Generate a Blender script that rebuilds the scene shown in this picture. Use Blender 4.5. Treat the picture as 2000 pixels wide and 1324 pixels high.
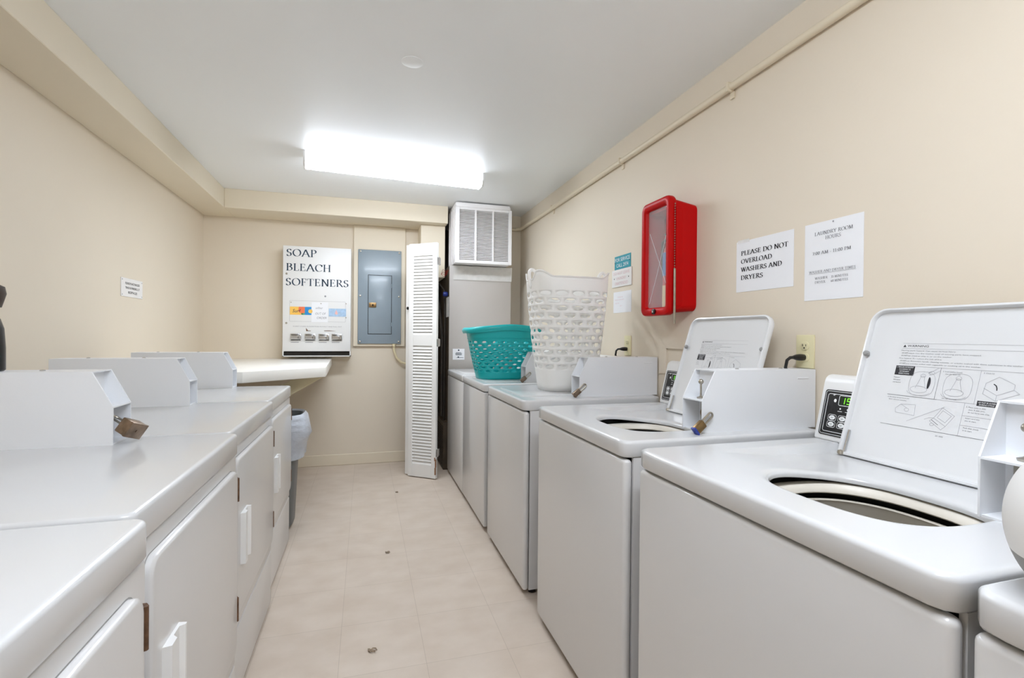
import bpy, bmesh, math, random
from math import sin, cos, pi, radians, atan2, sqrt
from mathutils import Vector, Matrix

for o in list(bpy.data.objects):
    bpy.data.objects.remove(o)
SC = bpy.context.scene
COL = SC.collection
random.seed(7)

# ------------------------------------------------------------------ camera
CAM_H = 1.2
YAW, PITCH, ROLL = radians(16.45), radians(-0.327), radians(-0.5)
fw = Vector((sin(YAW)*cos(PITCH), cos(YAW)*cos(PITCH), sin(PITCH)))
rt = Vector((cos(YAW), -sin(YAW), 0))
dn = fw.cross(rt)
rt2 = rt*cos(ROLL) + dn*sin(ROLL)
dn2 = dn*cos(ROLL) - rt*sin(ROLL)
cd = bpy.data.cameras.new('camera')
cam = bpy.data.objects.new('camera', cd)
COL.objects.link(cam)
cam.matrix_world = Matrix(((rt2.x, -dn2.x, -fw.x, 0), (rt2.y, -dn2.y, -fw.y, 0),
                           (rt2.z, -dn2.z, -fw.z, CAM_H), (0, 0, 0, 1)))
cd.sensor_fit = 'HORIZONTAL'
cd.sensor_width = 36.0
cd.lens = 972.0/2000*36
cd.clip_start = 0.02
SC.camera = cam

# ------------------------------------------------------------------ world, exposure
w = bpy.data.worlds.new('world')
SC.world = w
w.use_nodes = True
w.node_tree.nodes['Background'].inputs[0].default_value = (0.9, 0.95, 1.0, 1)
w.node_tree.nodes['Background'].inputs[1].default_value = 0.05
SC.view_settings.view_transform = 'Standard'
SC.view_settings.look = 'None'
SC.view_settings.exposure = 0.18
SC.view_settings.gamma = 1.0
SC.view_settings.use_curve_mapping = False
LAMP, LAMP_FILL = 52.0, 55.0      # radiance of the ceiling fluorescent and of the added fill fixture
SC.cycles.max_bounces = 14
SC.cycles.diffuse_bounces = 8
SC.cycles.transparent_max_bounces = 16
SC.cycles.sample_clamp_indirect = 6.0

# ------------------------------------------------------------------ materials
def s2l(c):
    return tuple((v/12.92 if v <= .04045 else ((v+.055)/1.055)**2.4) for v in [x/255 for x in c])

def nodes(name):
    m = bpy.data.materials.new(name)
    m.use_nodes = True
    nt = m.node_tree
    return m, nt, nt.nodes['Principled BSDF']

def N(nt, typ, **kw):
    n = nt.nodes.new(typ)
    for k, v in kw.items():
        setattr(n, k, v)
    return n

def mat(name, rgb, rough=.5, metal=0, noise=0.03, scale=6, bump=0, bscale=80, coat=0, trans=0, alpha=1, spec=.5, emit=0, sss=0):
    m, nt, b = nodes(name)
    c = s2l(rgb)
    co = N(nt, 'ShaderNodeTexCoord')
    if noise:
        n = N(nt, 'ShaderNodeTexNoise')
        n.inputs['Scale'].default_value = scale
        n.inputs['Detail'].default_value = 4
        nt.links.new(co.outputs['Object'], n.inputs['Vector'])
        r = N(nt, 'ShaderNodeValToRGB')
        r.color_ramp.elements[0].position = .3
        r.color_ramp.elements[1].position = .7
        r.color_ramp.elements[0].color = tuple(v*(1-noise) for v in c)+(1,)
        r.color_ramp.elements[1].color = tuple(min(1, v*(1+noise)) for v in c)+(1,)
        nt.links.new(n.outputs['Fac'], r.inputs['Fac'])
        nt.links.new(r.outputs['Color'], b.inputs['Base Color'])
    else:
        b.inputs['Base Color'].default_value = c+(1,)
    b.inputs['Roughness'].default_value = rough
    b.inputs['Metallic'].default_value = metal
    b.inputs['Specular IOR Level'].default_value = spec
    b.inputs['Coat Weight'].default_value = coat
    b.inputs['Coat Roughness'].default_value = .08
    b.inputs['Transmission Weight'].default_value = trans
    b.inputs['Alpha'].default_value = alpha
    if emit:
        b.inputs['Emission Color'].default_value = c+(1,)
        b.inputs['Emission Strength'].default_value = emit
    if bump:
        n2 = N(nt, 'ShaderNodeTexNoise')
        n2.inputs['Scale'].default_value = bscale
        n2.inputs['Detail'].default_value = 3
        nt.links.new(co.outputs['Object'], n2.inputs['Vector'])
        bp = N(nt, 'ShaderNodeBump')
        bp.inputs['Strength'].default_value = bump
        bp.inputs['Distance'].default_value = .002
        nt.links.new(n2.outputs['Fac'], bp.inputs['Height'])
        nt.links.new(bp.outputs['Normal'], b.inputs['Normal'])
    return m

M = {}
M['wall'] = mat('wall_paint', (224, 213, 195), .55, noise=.012, scale=2, bump=.12, bscale=60, spec=.3)
M['trimpaint'] = mat('trim_paint', (226, 215, 194), .45, noise=.012, scale=3, bump=.05, spec=.4)
M['ceil'] = mat('ceiling_paint', (240, 242, 243), .42, noise=.008, scale=1.5, bump=.08, bscale=40, spec=.35)
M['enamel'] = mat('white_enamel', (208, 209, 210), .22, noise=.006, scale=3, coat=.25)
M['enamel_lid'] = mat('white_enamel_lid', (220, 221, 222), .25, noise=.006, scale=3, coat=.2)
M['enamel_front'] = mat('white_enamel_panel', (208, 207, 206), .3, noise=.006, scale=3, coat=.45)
M['coin'] = mat('white_powder_coat', (228, 230, 233), .38, noise=.008, scale=5, bump=.05, bscale=300)
M['plastic'] = mat('white_plastic', (230, 230, 229), .35, noise=.004)
M['shelf'] = mat('white_laminate', (243, 241, 235), .3, noise=.006, scale=3)
M['door'] = mat('white_door_paint', (234, 233, 230), .42, noise=.012, scale=6)
M['dark'] = mat('dark_interior', (30, 26, 20), .8, noise=.3, scale=8)
M['black'] = mat('black_plastic', (14, 13, 13), .35, noise=.1)
M['rubber'] = mat('grey_rubber', (150, 150, 148), .6)  # also colours the drawn shadow line round the dryer doors
M['steel'] = mat('worn_steel', (178, 172, 160), .32, metal=1, noise=.12, scale=40)
M['brass'] = mat('dull_brass', (150, 122, 84), .36, metal=1, noise=.2, scale=60)
M['aged'] = mat('aged_steel', (138, 120, 104), .34, metal=1, noise=.25, scale=50)
M['bluebumper'] = mat('blue_plastic', (40, 56, 140), .4)
M['hinge'] = mat('rusty_hinge', (112, 84, 64), .5, metal=.6, noise=.35, scale=60)
M['tubring'] = mat('tub_ring_plastic', (226, 220, 208), .4)
M['basket'] = mat('porcelain_basket', (190, 184, 172), .35, noise=.05, scale=20)
M['teal'] = mat('teal_plastic', (8, 168, 170), .33, noise=.02, sss=.1)
M['hamper'] = mat('milky_white_plastic', (250, 249, 247), .38, noise=.003)
M['red'] = mat('red_plastic', (184, 2, 4), .38, noise=.03, spec=.15)
M['redpaint'] = mat('extinguisher_red', (188, 26, 22), .3)
M['grey_panel'] = mat('blue_grey_enamel', (140, 154, 164), .3, noise=.05, scale=3, coat=.1)
M['furnace'] = mat('furnace_grey', (182, 176, 170), .45, noise=.02, scale=3)
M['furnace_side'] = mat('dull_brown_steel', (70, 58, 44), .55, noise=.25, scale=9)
M['grille'] = mat('grille_white', (238, 236, 236), .4)
M['paper'] = mat('white_paper', (236, 237, 240), .75, noise=.006, scale=20)
M['ink'] = mat('black_ink', (38, 36, 40), .7, noise=0)
M['greyink'] = mat('grey_ink', (96, 96, 100), .7, noise=0)
M['paleink'] = mat('pale_grey_ink', (150, 150, 154), .7, noise=0)
M['pinkink'] = mat('faded_pink_ink', (224, 192, 194), .7, noise=0)
M['lidgrey'] = mat('faded_grey_ink', (124, 124, 128), .7, noise=0)
M['faintink'] = mat('faint_grey_ink', (176, 176, 180), .7, noise=0)
M['blueink'] = mat('dark_blue_ink', (18, 48, 70), .6, noise=0)
M['whiteink'] = mat('white_ink', (240, 242, 242), .6, noise=0)
M['signteal'] = mat('teal_sign_plastic', (22, 148, 166), .4)
M['signwhite'] = mat('white_sign_plastic', (232, 230, 228), .4)
M['outlet'] = mat('ivory_plastic', (226, 218, 178), .35)
M['trash'] = mat('grey_bin_plastic', (104, 108, 110), .45, noise=.05)
M['bag'] = mat('grey_liner_film', (190, 196, 206), .3, noise=.06, scale=30)
M['cardY'] = mat('yellow_card', (248, 196, 90), .5, noise=0)
M['cardO'] = mat('orange_card', (238, 120, 74), .5, noise=0)
M['cardB'] = mat('blue_card', (36, 140, 206), .5, noise=0)
M['cardP'] = mat('pale_blue_card', (168, 196, 224), .5, noise=.1, scale=60)
M['cardR'] = mat('rose_card', (236, 182, 176), .5, noise=0)
M['cardG'] = mat('green_card', (90, 170, 120), .5, noise=0)
M['chrome'] = mat('chrome', (205, 205, 205), .22, metal=1, noise=.05)
M['led'] = mat('green_led', (110, 230, 40), .5, noise=0, emit=1.6)
M['ledbg'] = mat('dark_green_display', (14, 34, 10), .25, noise=0)
M['bluelabel'] = mat('blue_label', (24, 120, 190), .4)
M['amber'] = mat('cream_label', (226, 208, 160), .5)
M['film'] = mat('milky_plastic_film', (240, 238, 234), .25, noise=.05, scale=30, alpha=.62)
M['pipe'] = mat('beige_painted_pipe', (224, 212, 188), .4, noise=.01)
M['copper'] = mat('insulated_pipe', (42, 36, 30), .6, noise=.2)
M['wood'] = mat('painted_wood', (226, 214, 178), .5, noise=.02)
M['chip'] = mat('bare_chipped_wood', (150, 112, 84), .7, noise=.3, scale=80)
M['lint'] = mat('brown_lint', (150, 132, 112), .9, noise=.3, scale=90)
M['bottle'] = mat('black_bottle', (16, 10, 12), .3, noise=.1)
M['cap'] = mat('dark_brown_cap', (52, 38, 28), .45, noise=.2)

nt = M['hamper'].node_tree
b_ = nt.nodes['Principled BSDF']; o_ = nt.nodes['Material Output']
tr_ = N(nt, 'ShaderNodeBsdfTranslucent'); tr_.inputs[0].default_value = (.97, .97, .96, 1)
mx_ = N(nt, 'ShaderNodeMixShader'); mx_.inputs[0].default_value = .42
nt.links.new(b_.outputs[0], mx_.inputs[1]); nt.links.new(tr_.outputs[0], mx_.inputs[2]); nt.links.new(mx_.outputs[0], o_.inputs['Surface'])
# glass pane
m, nt, b = nodes('clear_acrylic')
b.inputs['Base Color'].default_value = (1, 1, 1, 1)
b.inputs['Roughness'].default_value = .06
b.inputs['Alpha'].default_value = .16
M['glass'] = m
# glowing diffuser
m, nt, b = nodes('glowing_diffuser')
b.inputs['Base Color'].default_value = (.9, .9, .9, 1)
b.inputs['Emission Color'].default_value = (.835, .90, 1.0, 1)
b.inputs['Emission Strength'].default_value = LAMP
M['glow'] = m
M['glow_fill'] = m.copy()
M['glow_fill'].node_tree.nodes['Principled BSDF'].inputs['Emission Strength'].default_value = LAMP_FILL
for k_, l_ in (('glow', LAMP), ('glow_fill', LAMP_FILL)):          # the prismatic sides give off less than the underside
    M[k_+'_side'] = M[k_].copy()
    M[k_+'_side'].node_tree.nodes['Principled BSDF'].inputs['Emission Strength'].default_value = l_*(.14 if k_ == 'glow' else .5)
# floor: 12 inch vinyl tiles
m, nt, b = nodes('vinyl_tile')
co = N(nt, 'ShaderNodeTexCoord')
sep = N(nt, 'ShaderNodeSeparateXYZ')
nt.links.new(co.outputs['Object'], sep.inputs[0])
def mth(op, a, bv=None):
    n = N(nt, 'ShaderNodeMath', operation=op)
    for i, v in enumerate((a, bv)):
        if v is None: continue
        if isinstance(v, (int, float)): n.inputs[i].default_value = v
        else: nt.links.new(v, n.inputs[i])
    return n.outputs[0]
def seam(sock, off, pitch):
    t = mth('DIVIDE', mth('SUBTRACT', sock, off), pitch)
    d = mth('MULTIPLY', mth('ABSOLUTE', mth('SUBTRACT', t, mth('ROUND', t))), pitch)
    return mth('LESS_THAN', d, .0011), mth('FLOOR', t)
sx, ix = seam(sep.outputs['X'], -.084, .3085)
sy, iy = seam(sep.outputs['Y'], 1.826, .3240)
sm = mth('MAXIMUM', sx, sy)
comb = N(nt, 'ShaderNodeCombineXYZ')
nt.links.new(ix, comb.inputs[0]); nt.links.new(iy, comb.inputs[1])
wn = N(nt, 'ShaderNodeTexWhiteNoise'); wn.noise_dimensions = '3D'
nt.links.new(comb.outputs[0], wn.inputs['Vector'])
n1 = N(nt, 'ShaderNodeTexNoise'); n1.inputs['Scale'].default_value = 7; n1.inputs['Detail'].default_value = 8
mp = N(nt, 'ShaderNodeMapping'); mp.inputs['Scale'].default_value = (.9, 1.2, 1)
nt.links.new(co.outputs['Object'], mp.inputs[0]); nt.links.new(mp.outputs[0], n1.inputs['Vector'])
rp = N(nt, 'ShaderNodeValToRGB')
rp.color_ramp.elements[0].position = .3; rp.color_ramp.elements[1].position = .72
rp.color_ramp.elements[0].color = s2l((200, 185, 169))+(1,)
rp.color_ramp.elements[1].color = s2l((211, 198, 184))+(1,)
nt.links.new(n1.outputs['Fac'], rp.inputs[0])
hv = N(nt, 'ShaderNodeHueSaturation')
nt.links.new(rp.outputs[0], hv.inputs['Color'])
val = mth('ADD', mth('MULTIPLY', wn.outputs['Value'], .035), .98)
nt.links.new(val, hv.inputs['Value'])
mx = N(nt, 'ShaderNodeMix', data_type='RGBA')
nt.links.new(mth('MULTIPLY', sm, .26), mx.inputs[0])
nt.links.new(hv.outputs[0], mx.inputs[6])
mx.inputs[7].default_value = s2l((120, 102, 84))+(1,)
nt.links.new(mx.outputs[2], b.inputs['Base Color'])
b.inputs['Roughness'].default_value = .48
b.inputs['Specular IOR Level'].default_value = .35
M['floor'] = m
# bin liner folds get a bump
nt = M['bag'].node_tree
b = nt.nodes['Principled BSDF']
wv = N(nt, 'ShaderNodeTexNoise'); wv.inputs['Scale'].default_value = 8; wv.inputs['Detail'].default_value = 5
tc = N(nt, 'ShaderNodeTexCoord'); mp = N(nt, 'ShaderNodeMapping'); mp.inputs['Scale'].default_value = (.7, .7, 1.7)
nt.links.new(tc.outputs['Object'], mp.inputs[0]); nt.links.new(mp.outputs[0], wv.inputs['Vector'])
bp = N(nt, 'ShaderNodeBump'); bp.inputs['Strength'].default_value = .9; bp.inputs['Distance'].default_value = .02
nt.links.new(wv.outputs['Fac'], bp.inputs['Height']); nt.links.new(bp.outputs['Normal'], b.inputs['Normal'])

# ------------------------------------------------------------------ object helpers
ORG = [Vector((0, 0, 0))]

def thing(name, label, cat, loc, group=None, rotz=0):
    o = bpy.data.objects.new(name, None)
    COL.objects.link(o)
    o.empty_display_size = .05
    o.location = loc
    o.rotation_euler = (0, 0, rotz)
    o['label'] = label
    o['category'] = cat
    if group: o['group'] = group
    ORG[0] = Vector(loc)
    return o

def local():
    ORG[0] = Vector((0, 0, 0))

def obj(name, bm, m, parent=None, ang=35, solid=0):
    if isinstance(bm, MB): bm = bm.bm
    if parent is not None and ORG[0].length:
        bmesh.ops.translate(bm, verts=bm.verts, vec=-ORG[0])
    me = bpy.data.meshes.new(name)
    bm.to_mesh(me); bm.free()
    for p in me.polygons: p.use_smooth = True
    me.set_sharp_from_angle(angle=radians(ang))
    me.materials.append(M[m])
    o = bpy.data.objects.new(name, me)
    COL.objects.link(o)
    if parent is not None: o.parent = parent
    if solid:
        md = o.modifiers.new('solid', 'SOLIDIFY'); md.thickness = solid; md.offset = 0
    return o

def struct(name, bm, m):
    local()
    o = obj(name, bm, m)
    o['kind'] = 'structure'
    return o

def single(name, bm, m, label, cat, loc, group=None, ang=35):
    """a thing that is one mesh, built in world coordinates, origin at loc"""
    if isinstance(bm, MB): bm = bm.bm
    bmesh.ops.translate(bm, verts=bm.verts, vec=-Vector(loc))
    local()
    o = obj(name, bm, m, None, ang)
    o.location = loc
    o['label'] = label; o['category'] = cat
    if group: o['group'] = group
    return o

class MB:
    def __init__(s): s.bm = bmesh.new()
    def v(s, p): return s.bm.verts.new(p)
    def face(s, pts):
        try: return s.bm.faces.new([s.v(p) for p in pts])
        except ValueError: return None
    def box(s, x0, x1, y0, y1, z0, z1, r=0, seg=2):
        t = bmesh.new()
        bmesh.ops.create_cube(t, size=1)
        bmesh.ops.scale(t, vec=(abs(x1-x0), abs(y1-y0), abs(z1-z0)), verts=t.verts)
        bmesh.ops.translate(t, vec=((x0+x1)/2, (y0+y1)/2, (z0+z1)/2), verts=t.verts)
        if r > 0:
            r = min(r, .49*min(abs(x1-x0), abs(y1-y0), abs(z1-z0)))
            bmesh.ops.bevel(t, geom=t.edges[:], offset=r, segments=seg, affect='EDGES', profile=.5)
        s.join(t); return s
    def join(s, t):
        me = bpy.data.meshes.new('tmp'); t.to_mesh(me); t.free()
        s.bm.from_mesh(me); bpy.data.meshes.remove(me)
    def prism(s, poly, vec, r=0, seg=2):
        """closed polygon of 3D points extruded along vec"""
        t = bmesh.new()
        a = [t.verts.new(p) for p in poly]
        bb = [t.verts.new(Vector(p)+Vector(vec)) for p in poly]
        n = len(poly)
        t.faces.new(a); t.faces.new(bb[::-1])
        for i in range(n): t.faces.new((a[i], bb[i], bb[(i+1) % n], a[(i+1) % n]))
        bmesh.ops.recalc_face_normals(t, faces=t.faces)
        if r: bmesh.ops.bevel(t, geom=t.edges[:], offset=r, segments=seg, affect='EDGES', profile=.5)
        s.join(t); return s
    def loft(s, rings, caps=(True, True), closed=True):
        vs = [[s.v(p) for p in R] for R in rings]
        for a, b2 in zip(vs, vs[1:]):
            n = len(a)
            for i in range(n if closed else n-1):
                s.bm.faces.new((a[i], a[(i+1) % n], b2[(i+1) % n], b2[i]))
        if caps[0]: s.bm.faces.new(vs[0][::-1])
        if caps[1]: s.bm.faces.new(vs[-1])
        return s
    def tube(s, pts, rad, n=10, closed=False, flat=1.0, caps=True):
        pts = [Vector(p) for p in pts]
        L = len(pts); rings = []; up = None
        for i, p in enumerate(pts):
            if closed: t = pts[(i+1) % L]-pts[i-1]
            else: t = pts[min(i+1, L-1)]-pts[max(i-1, 0)]
            t.normalize()
            if up is None:
                up = Vector((0, 0, 1)) if abs(t.z) < .9 else Vector((1, 0, 0))
            a = t.cross(up)
            if a.length < 1e-6: a = t.orthogonal()
            a.normalize(); c = a.cross(t).normalized(); up = c
            rr = rad[i] if isinstance(rad, (list, tuple)) else rad
            rings.append([p+a*(cos(2*pi*k/n)*rr)+c*(sin(2*pi*k/n)*rr*flat) for k in range(n)])
        if closed: rings.append(rings[0])
        s.loft(rings, (caps and not closed, caps and not closed))
        if closed: bmesh.ops.remove_doubles(s.bm, verts=s.bm.verts, dist=1e-6)
        return s
    def lathe(s, c, prof, n=32, axis='z', caps=(True, True), sx=1, sy=1):
        rings = []
        for r, h in prof:
            R = []
            for k in range(n):
                a = 2*pi*k/n
                p = {'z': (r*cos(a)*sx, r*sin(a)*sy, h), 'x': (h, r*cos(a), r*sin(a)), 'y': (r*sin(a), h, r*cos(a))}[axis]
                R.append(Vector(c)+Vector(p))
            rings.append(R)
        return s.loft(rings, caps)
    def xf(s, mtx):
        bmesh.ops.transform(s.bm, matrix=mtx, verts=s.bm.verts); return s
    def fix(s):
        bmesh.ops.recalc_face_normals(s.bm, faces=s.bm.faces); return s

def rrect(x0, x1, y0, y1, r, n=5):
    out = []
    for cx, cy, a0 in ((x1-r, y1-r, 0), (x0+r, y1-r, pi/2), (x0+r, y0+r, pi), (x1-r, y0+r, 3*pi/2)):
        for k in range(n+1):
            a = a0+pi/2*k/n
            out.append((cx+r*cos(a), cy+r*sin(a)))
    return out

# ------------------------------------------------------------------ lettering
class Frame:
    """a flat drawing frame: origin, right and up directions in 3D"""
    def __init__(s, o, r, u, lift=.0008, k=1.0):
        s.n = Vector(r).normalized().cross(Vector(u).normalized())
        s.r = Vector(r).normalized()*k; s.u = Vector(u).normalized()*k
        s.o = Vector(o)+s.n*lift
    def p(s, x, y): return s.o+s.r*x+s.u*y

_sans = {}
def sans_geo(txt):
    if txt in _sans: return _sans[txt]
    cu = bpy.data.curves.new('t', 'FONT'); cu.body = txt; cu.size = 1.0; cu.resolution_u = 2
    ob = bpy.data.objects.new('t', cu); COL.objects.link(ob)
    dg = bpy.context.evaluated_depsgraph_get()
    me = bpy.data.meshes.new_from_object(ob.evaluated_get(dg))
    vs = [(v.co.x, v.co.y) for v in me.vertices]; fs = [tuple(p.vertices) for p in me.polygons]
    bpy.data.objects.remove(ob); bpy.data.curves.remove(cu); bpy.data.meshes.remove(me)
    _sans[txt] = (vs, fs)
    return vs, fs

def sans(mb, fr, txt, x, y, cap, align='l', width=None, slant=0):
    vs, fs = sans_geo(txt)
    if not vs: return
    k = cap/.73
    x0 = min(v[0] for v in vs); x1 = max(v[0] for v in vs)
    kx = width/(x1-x0) if width else k
    W = (x1-x0)*kx
    ox = x - (0 if align == 'l' else W/2 if align == 'c' else W)
    vv = [mb.v(fr.p(ox+(a-x0)*kx+slant*c*k, y+c*k)) for a, c in vs]
    for f in fs:
        try: mb.bm.faces.new([vv[i] for i in f])
        except ValueError: pass

def arc(cx, cy, rx, ry, a0, a1, n=14):
    return [(cx+rx*cos(radians(a0+(a1-a0)*i/n)), cy+ry*sin(radians(a0+(a1-a0)*i/n))) for i in range(n+1)]

def sf(x, y, h=.13): return ('s', x-h, y, x+h, y)      # a serif
GL = {
 'A': (.92, [[(.06, 0), (.44, 1)], [(.44, 1), (.84, 0)], [(.19, .35), (.70, .35)], sf(.06, .02, .1), sf(.84, .02, .13)]),
 'B': (.74, [[(.16, 0), (.16, 1)], [(.16, .98), (.36, .98)]+arc(.36, .755, .22, .225, 90, -90), [(.58, .755), (.36, .53), (.16, .53)], [(.16, .53), (.38, .53)]+arc(.38, .275, .27, .255, 90, -90)+[(.16, .02)], sf(.13, .02, .1), sf(.13, .98, .1)]),
 'C': (.86, [arc(.48, .5, .40, .49, 42, 318, 22), [(.79, .95), (.79, .68)]]),
 'D': (.92, [[(.17, 0), (.17, 1)], [(.17, .98), (.38, .98)]+arc(.38, .5, .44, .48, 90, -90, 18)+[(.17, .02)], sf(.14, .02, .1), sf(.14, .98, .1)]),
 'E': (.70, [[(.17, 0), (.17, 1)], [(.17, .98), (.58, .98)], [(.17, .52), (.48, .52)], [(.17, .02), (.62, .02)], ('v', .58, .98, .58, .78), ('v', .48, .62, .48, .42), ('v', .62, .02, .62, .24), sf(.12, .02, .08), sf(.12, .98, .08)]),
 'F': (.64, [[(.17, 0), (.17, 1)], [(.17, .98), (.57, .98)], [(.17, .5), (.46, .5)], ('v', .57, .98, .57, .77), ('v', .46, .6, .46, .4), sf(.17, .02), sf(.12, .98, .08)]),
 'H': (.94, [[(.18, 0), (.18, 1)], [(.76, 0), (.76, 1)], [(.18, .52), (.76, .52)], sf(.18, .02), sf(.18, .98), sf(.76, .02), sf(.76, .98)]),
 'I': (.42, [[(.21, 0), (.21, 1)], sf(.21, .02), sf(.21, .98)]),
 'L': (.66, [[(.17, 0), (.17, 1)], [(.17, .02), (.6, .02)], ('v', .6, .02, .6, .24), sf(.17, .98), sf(.12, .02, .08)]),
 'M': (1.08, [[(.14, 0), (.2, 1)], [(.2, 1), (.53, .05)], [(.53, .05), (.88, 1)], [(.88, 1), (.94, 0)], sf(.14, .02, .1), sf(.94, .02), sf(.15, .98, .07), sf(.93, .98, .07)]),
 'N': (.94, [[(.17, 0), (.17, 1)], [(.17, 1), (.78, 0)], [(.78, 0), (.78, 1)], sf(.17, .02, .11), sf(.12, .98, .08), sf(.78, .98, .11)]),
 'O': (.98, [arc(.49, .5, .41, .49, 0, 360, 28)]),
 'P': (.70, [[(.17, 0), (.17, 1)], [(.17, .98), (.37, .98)]+arc(.37, .73, .25, .25, 90, -90)+[(.17, .48)], sf(.17, .02), sf(.12, .98, .08)]),
 'R': (.80, [[(.17, 0), (.17, 1)], [(.17, .98), (.36, .98)]+arc(.36, .745, .23, .235, 90, -90)+[(.17, .51)], [(.38, .51), (.76, 0)], sf(.17, .02, .11), sf(.12, .98, .08), sf(.77, .02, .06)]),
 'S': (.64, [arc(.33, .745, .21, .235, 25, 270, 16)[:-1]+arc(.31, .255, .23, .255, 90, -155, 16), ('v', .53, .95, .53, .76), ('v', .09, .04, .09, .26)]),
 'T': (.80, [[(.4, 0), (.4, 1)], [(.06, .98), (.74, .98)], ('v', .06, .98, .05, .77), ('v', .74, .98, .75, .77), sf(.4, .02)]),
 'U': (.92, [[(.18, 1), (.18, .33)]+arc(.47, .33, .29, .32, 180, 360, 14)+[(.76, 1)], sf(.18, .98), sf(.76, .98, .1)]),
 'V': (.92, [[(.08, 1), (.47, 0)], [(.47, 0), (.84, 1)], sf(.08, .98, .11), sf(.84, .98, .1)]),
 'W': (1.22, [[(.08, 1), (.36, 0)], [(.36, 0), (.62, 1)], [(.62, 1), (.88, 0)], [(.88, 0), (1.14, 1)], sf(.08, .98, .1), sf(.62, .98, .1), sf(1.14, .98, .09)]),
 'Y': (.86, [[(.08, 1), (.43, .48)], [(.78, 1), (.43, .48)], [(.43, .5), (.43, 0)], sf(.08, .98, .1), sf(.78, .98, .09), sf(.43, .02)]),
 '0': (.62, [arc(.31, .5, .22, .49, 0, 360, 22)]),
 '1': (.50, [[(.27, 0), (.27, 1)], [(.27, .98), (.12, .84)], sf(.27, .02)]),
 '3': (.60, [arc(.28, .76, .2, .22, 150, -90, 14), arc(.28, .27, .24, .27, 90, -150, 14)]),
 '6': (.62, [arc(.31, .3, .22, .29, 0, 360, 20), [(.09, .32), (.14, .6), (.28, .85), (.5, .98)]]),
 '7': (.60, [[(.08, .97), (.54, .97)], [(.54, .97), (.24, 0)], ('v', .08, .97, .08, .8)]),
 '5': (.60, [arc(.28, .3, .24, .3, 120, -150, 16), [(.17, .55), (.2, .97), (.5, .97)]]),
 ':': (.30, [('d', .15, .12), ('d', .15, .6)]),
 '-': (.44, [('s', .06, .36, .38, .36)]),
 ' ': (.34, []),
}
def serif_width(t): return sum(GL[c][0] for c in t)+.06*(len(t)-1)
def serif(mb, fr, txt, x, y, cap, align='l', weight=.13, width=None):
    k = cap; W = serif_width(txt)*k
    kx = width/serif_width(txt) if width else k
    W = serif_width(txt)*kx
    ox = x - (0 if align == 'l' else W/2 if align == 'c' else W)
    ph = radians(14)
    nb = Vector((cos(ph), sin(ph)))*weight*.5
    mt = weight*.15
    def seg(a, b2, n2):
        a = Vector(a); b2 = Vector(b2); d = b2-a
        if d.length < 1e-6: return
        d.normalize(); pr = Vector((-d.y, d.x))
        off = n2
        if abs(n2.dot(pr)) < mt: off = pr*mt
        q = [a+off, a-off, b2-off, b2+off]
        mb.face([fr.p(ox+p.x*kx, y+p.y*k) for p in q])
    for c in txt:
        wd, st = GL[c]
        for s in st:
            if isinstance(s, tuple) and s[0] in 'sv':
                a, b2 = Vector((s[1], s[2])), Vector((s[3], s[4]))
                d = (b2-a).normalized(); pr = Vector((-d.y, d.x))*(weight*.2)
                mb.face([fr.p(ox+p.x*kx, y+p.y*k) for p in (a+pr, a-pr, b2-pr, b2+pr)])
            elif isinstance(s, tuple):
                r = weight*.55
                mb.face([fr.p(ox+(s[1]+r*cos(t))*kx, y+(s[2]+r*sin(t))*k) for t in [i*pi/4 for i in range(8)]])
            else:
                for a, b2 in zip(s, s[1:]): seg(a, b2, nb)
        ox += (wd+.06)*kx

def line(mb, fr, pts, wd=.0008):
    for a, b2 in zip(pts, pts[1:]):
        a = Vector(a); b2 = Vector(b2); d = b2-a
        if d.length < 1e-7: continue
        d.normalize(); pr = Vector((-d.y, d.x))*wd/2; e = d*wd/2
        mb.face([fr.p(*q) for q in (a-e+pr, a-e-pr, b2+e-pr, b2+e+pr)])
def rect(mb, fr, x0, x1, y0, y1): mb.face([fr.p(x0, y0), fr.p(x1, y0), fr.p(x1, y1), fr.p(x0, y1)])
def disc(mb, fr, x, y, r, n=14, ry=None): mb.face([fr.p(x+r*cos(2*pi*i/n), y+(ry or r)*sin(2*pi*i/n)) for i in range(n)])

# ------------------------------------------------------------------ the room
XL, XR, YB, ZC = -1.334, 1.452, 4.84, 2.368
YF = -2.3
struct('floor', MB().box(XL-.1, XR+.1, YF-.1, 5.6, -.1, 0), 'floor')
struct('ceiling', MB().box(XL-.1, XR+.1, YF-.1, 5.6, ZC, ZC+.1), 'ceil')
struct('wall_left', MB().box(XL-.1, XL, YF, YB, 0, ZC), 'wall')
struct('wall_right', MB().box(XR, XR+.1, YF, 5.5, 0, ZC), 'wall')
struct('wall_back', MB().box(XL-.1, .482, YB, YB+.1, 0, ZC), 'wall')
struct('wall_front', MB().box(XL-.1, XR+.1, YF-.1, YF, 0, ZC), 'wall')
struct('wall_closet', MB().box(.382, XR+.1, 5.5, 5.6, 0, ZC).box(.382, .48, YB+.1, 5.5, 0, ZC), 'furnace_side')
struct('wall_closet_side', MB().box(1.30, XR, 4.65, 4.75, 0, ZC), 'wall')
struct('trim_1', MB().box(XL, -1.091, YF, YB, 2.213, ZC, .003, 1), 'trimpaint')            # soffit along the left wall
struct('trim_2', MB().box(-1.091, .712, 4.489, YB+.3, 2.213, ZC, .003, 1), 'trimpaint')     # soffit along the back wall
struct('trim_3', MB().box(.482, .704, 4.6, YB+.1, 1.735, 2.213, .003, 1), 'trimpaint')    # bulkhead over the closet opening
struct('baseboard_back', MB().box(XL, .482, YB-.014, YB, 0, .1, .004, 1), 'trimpaint')
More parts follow.
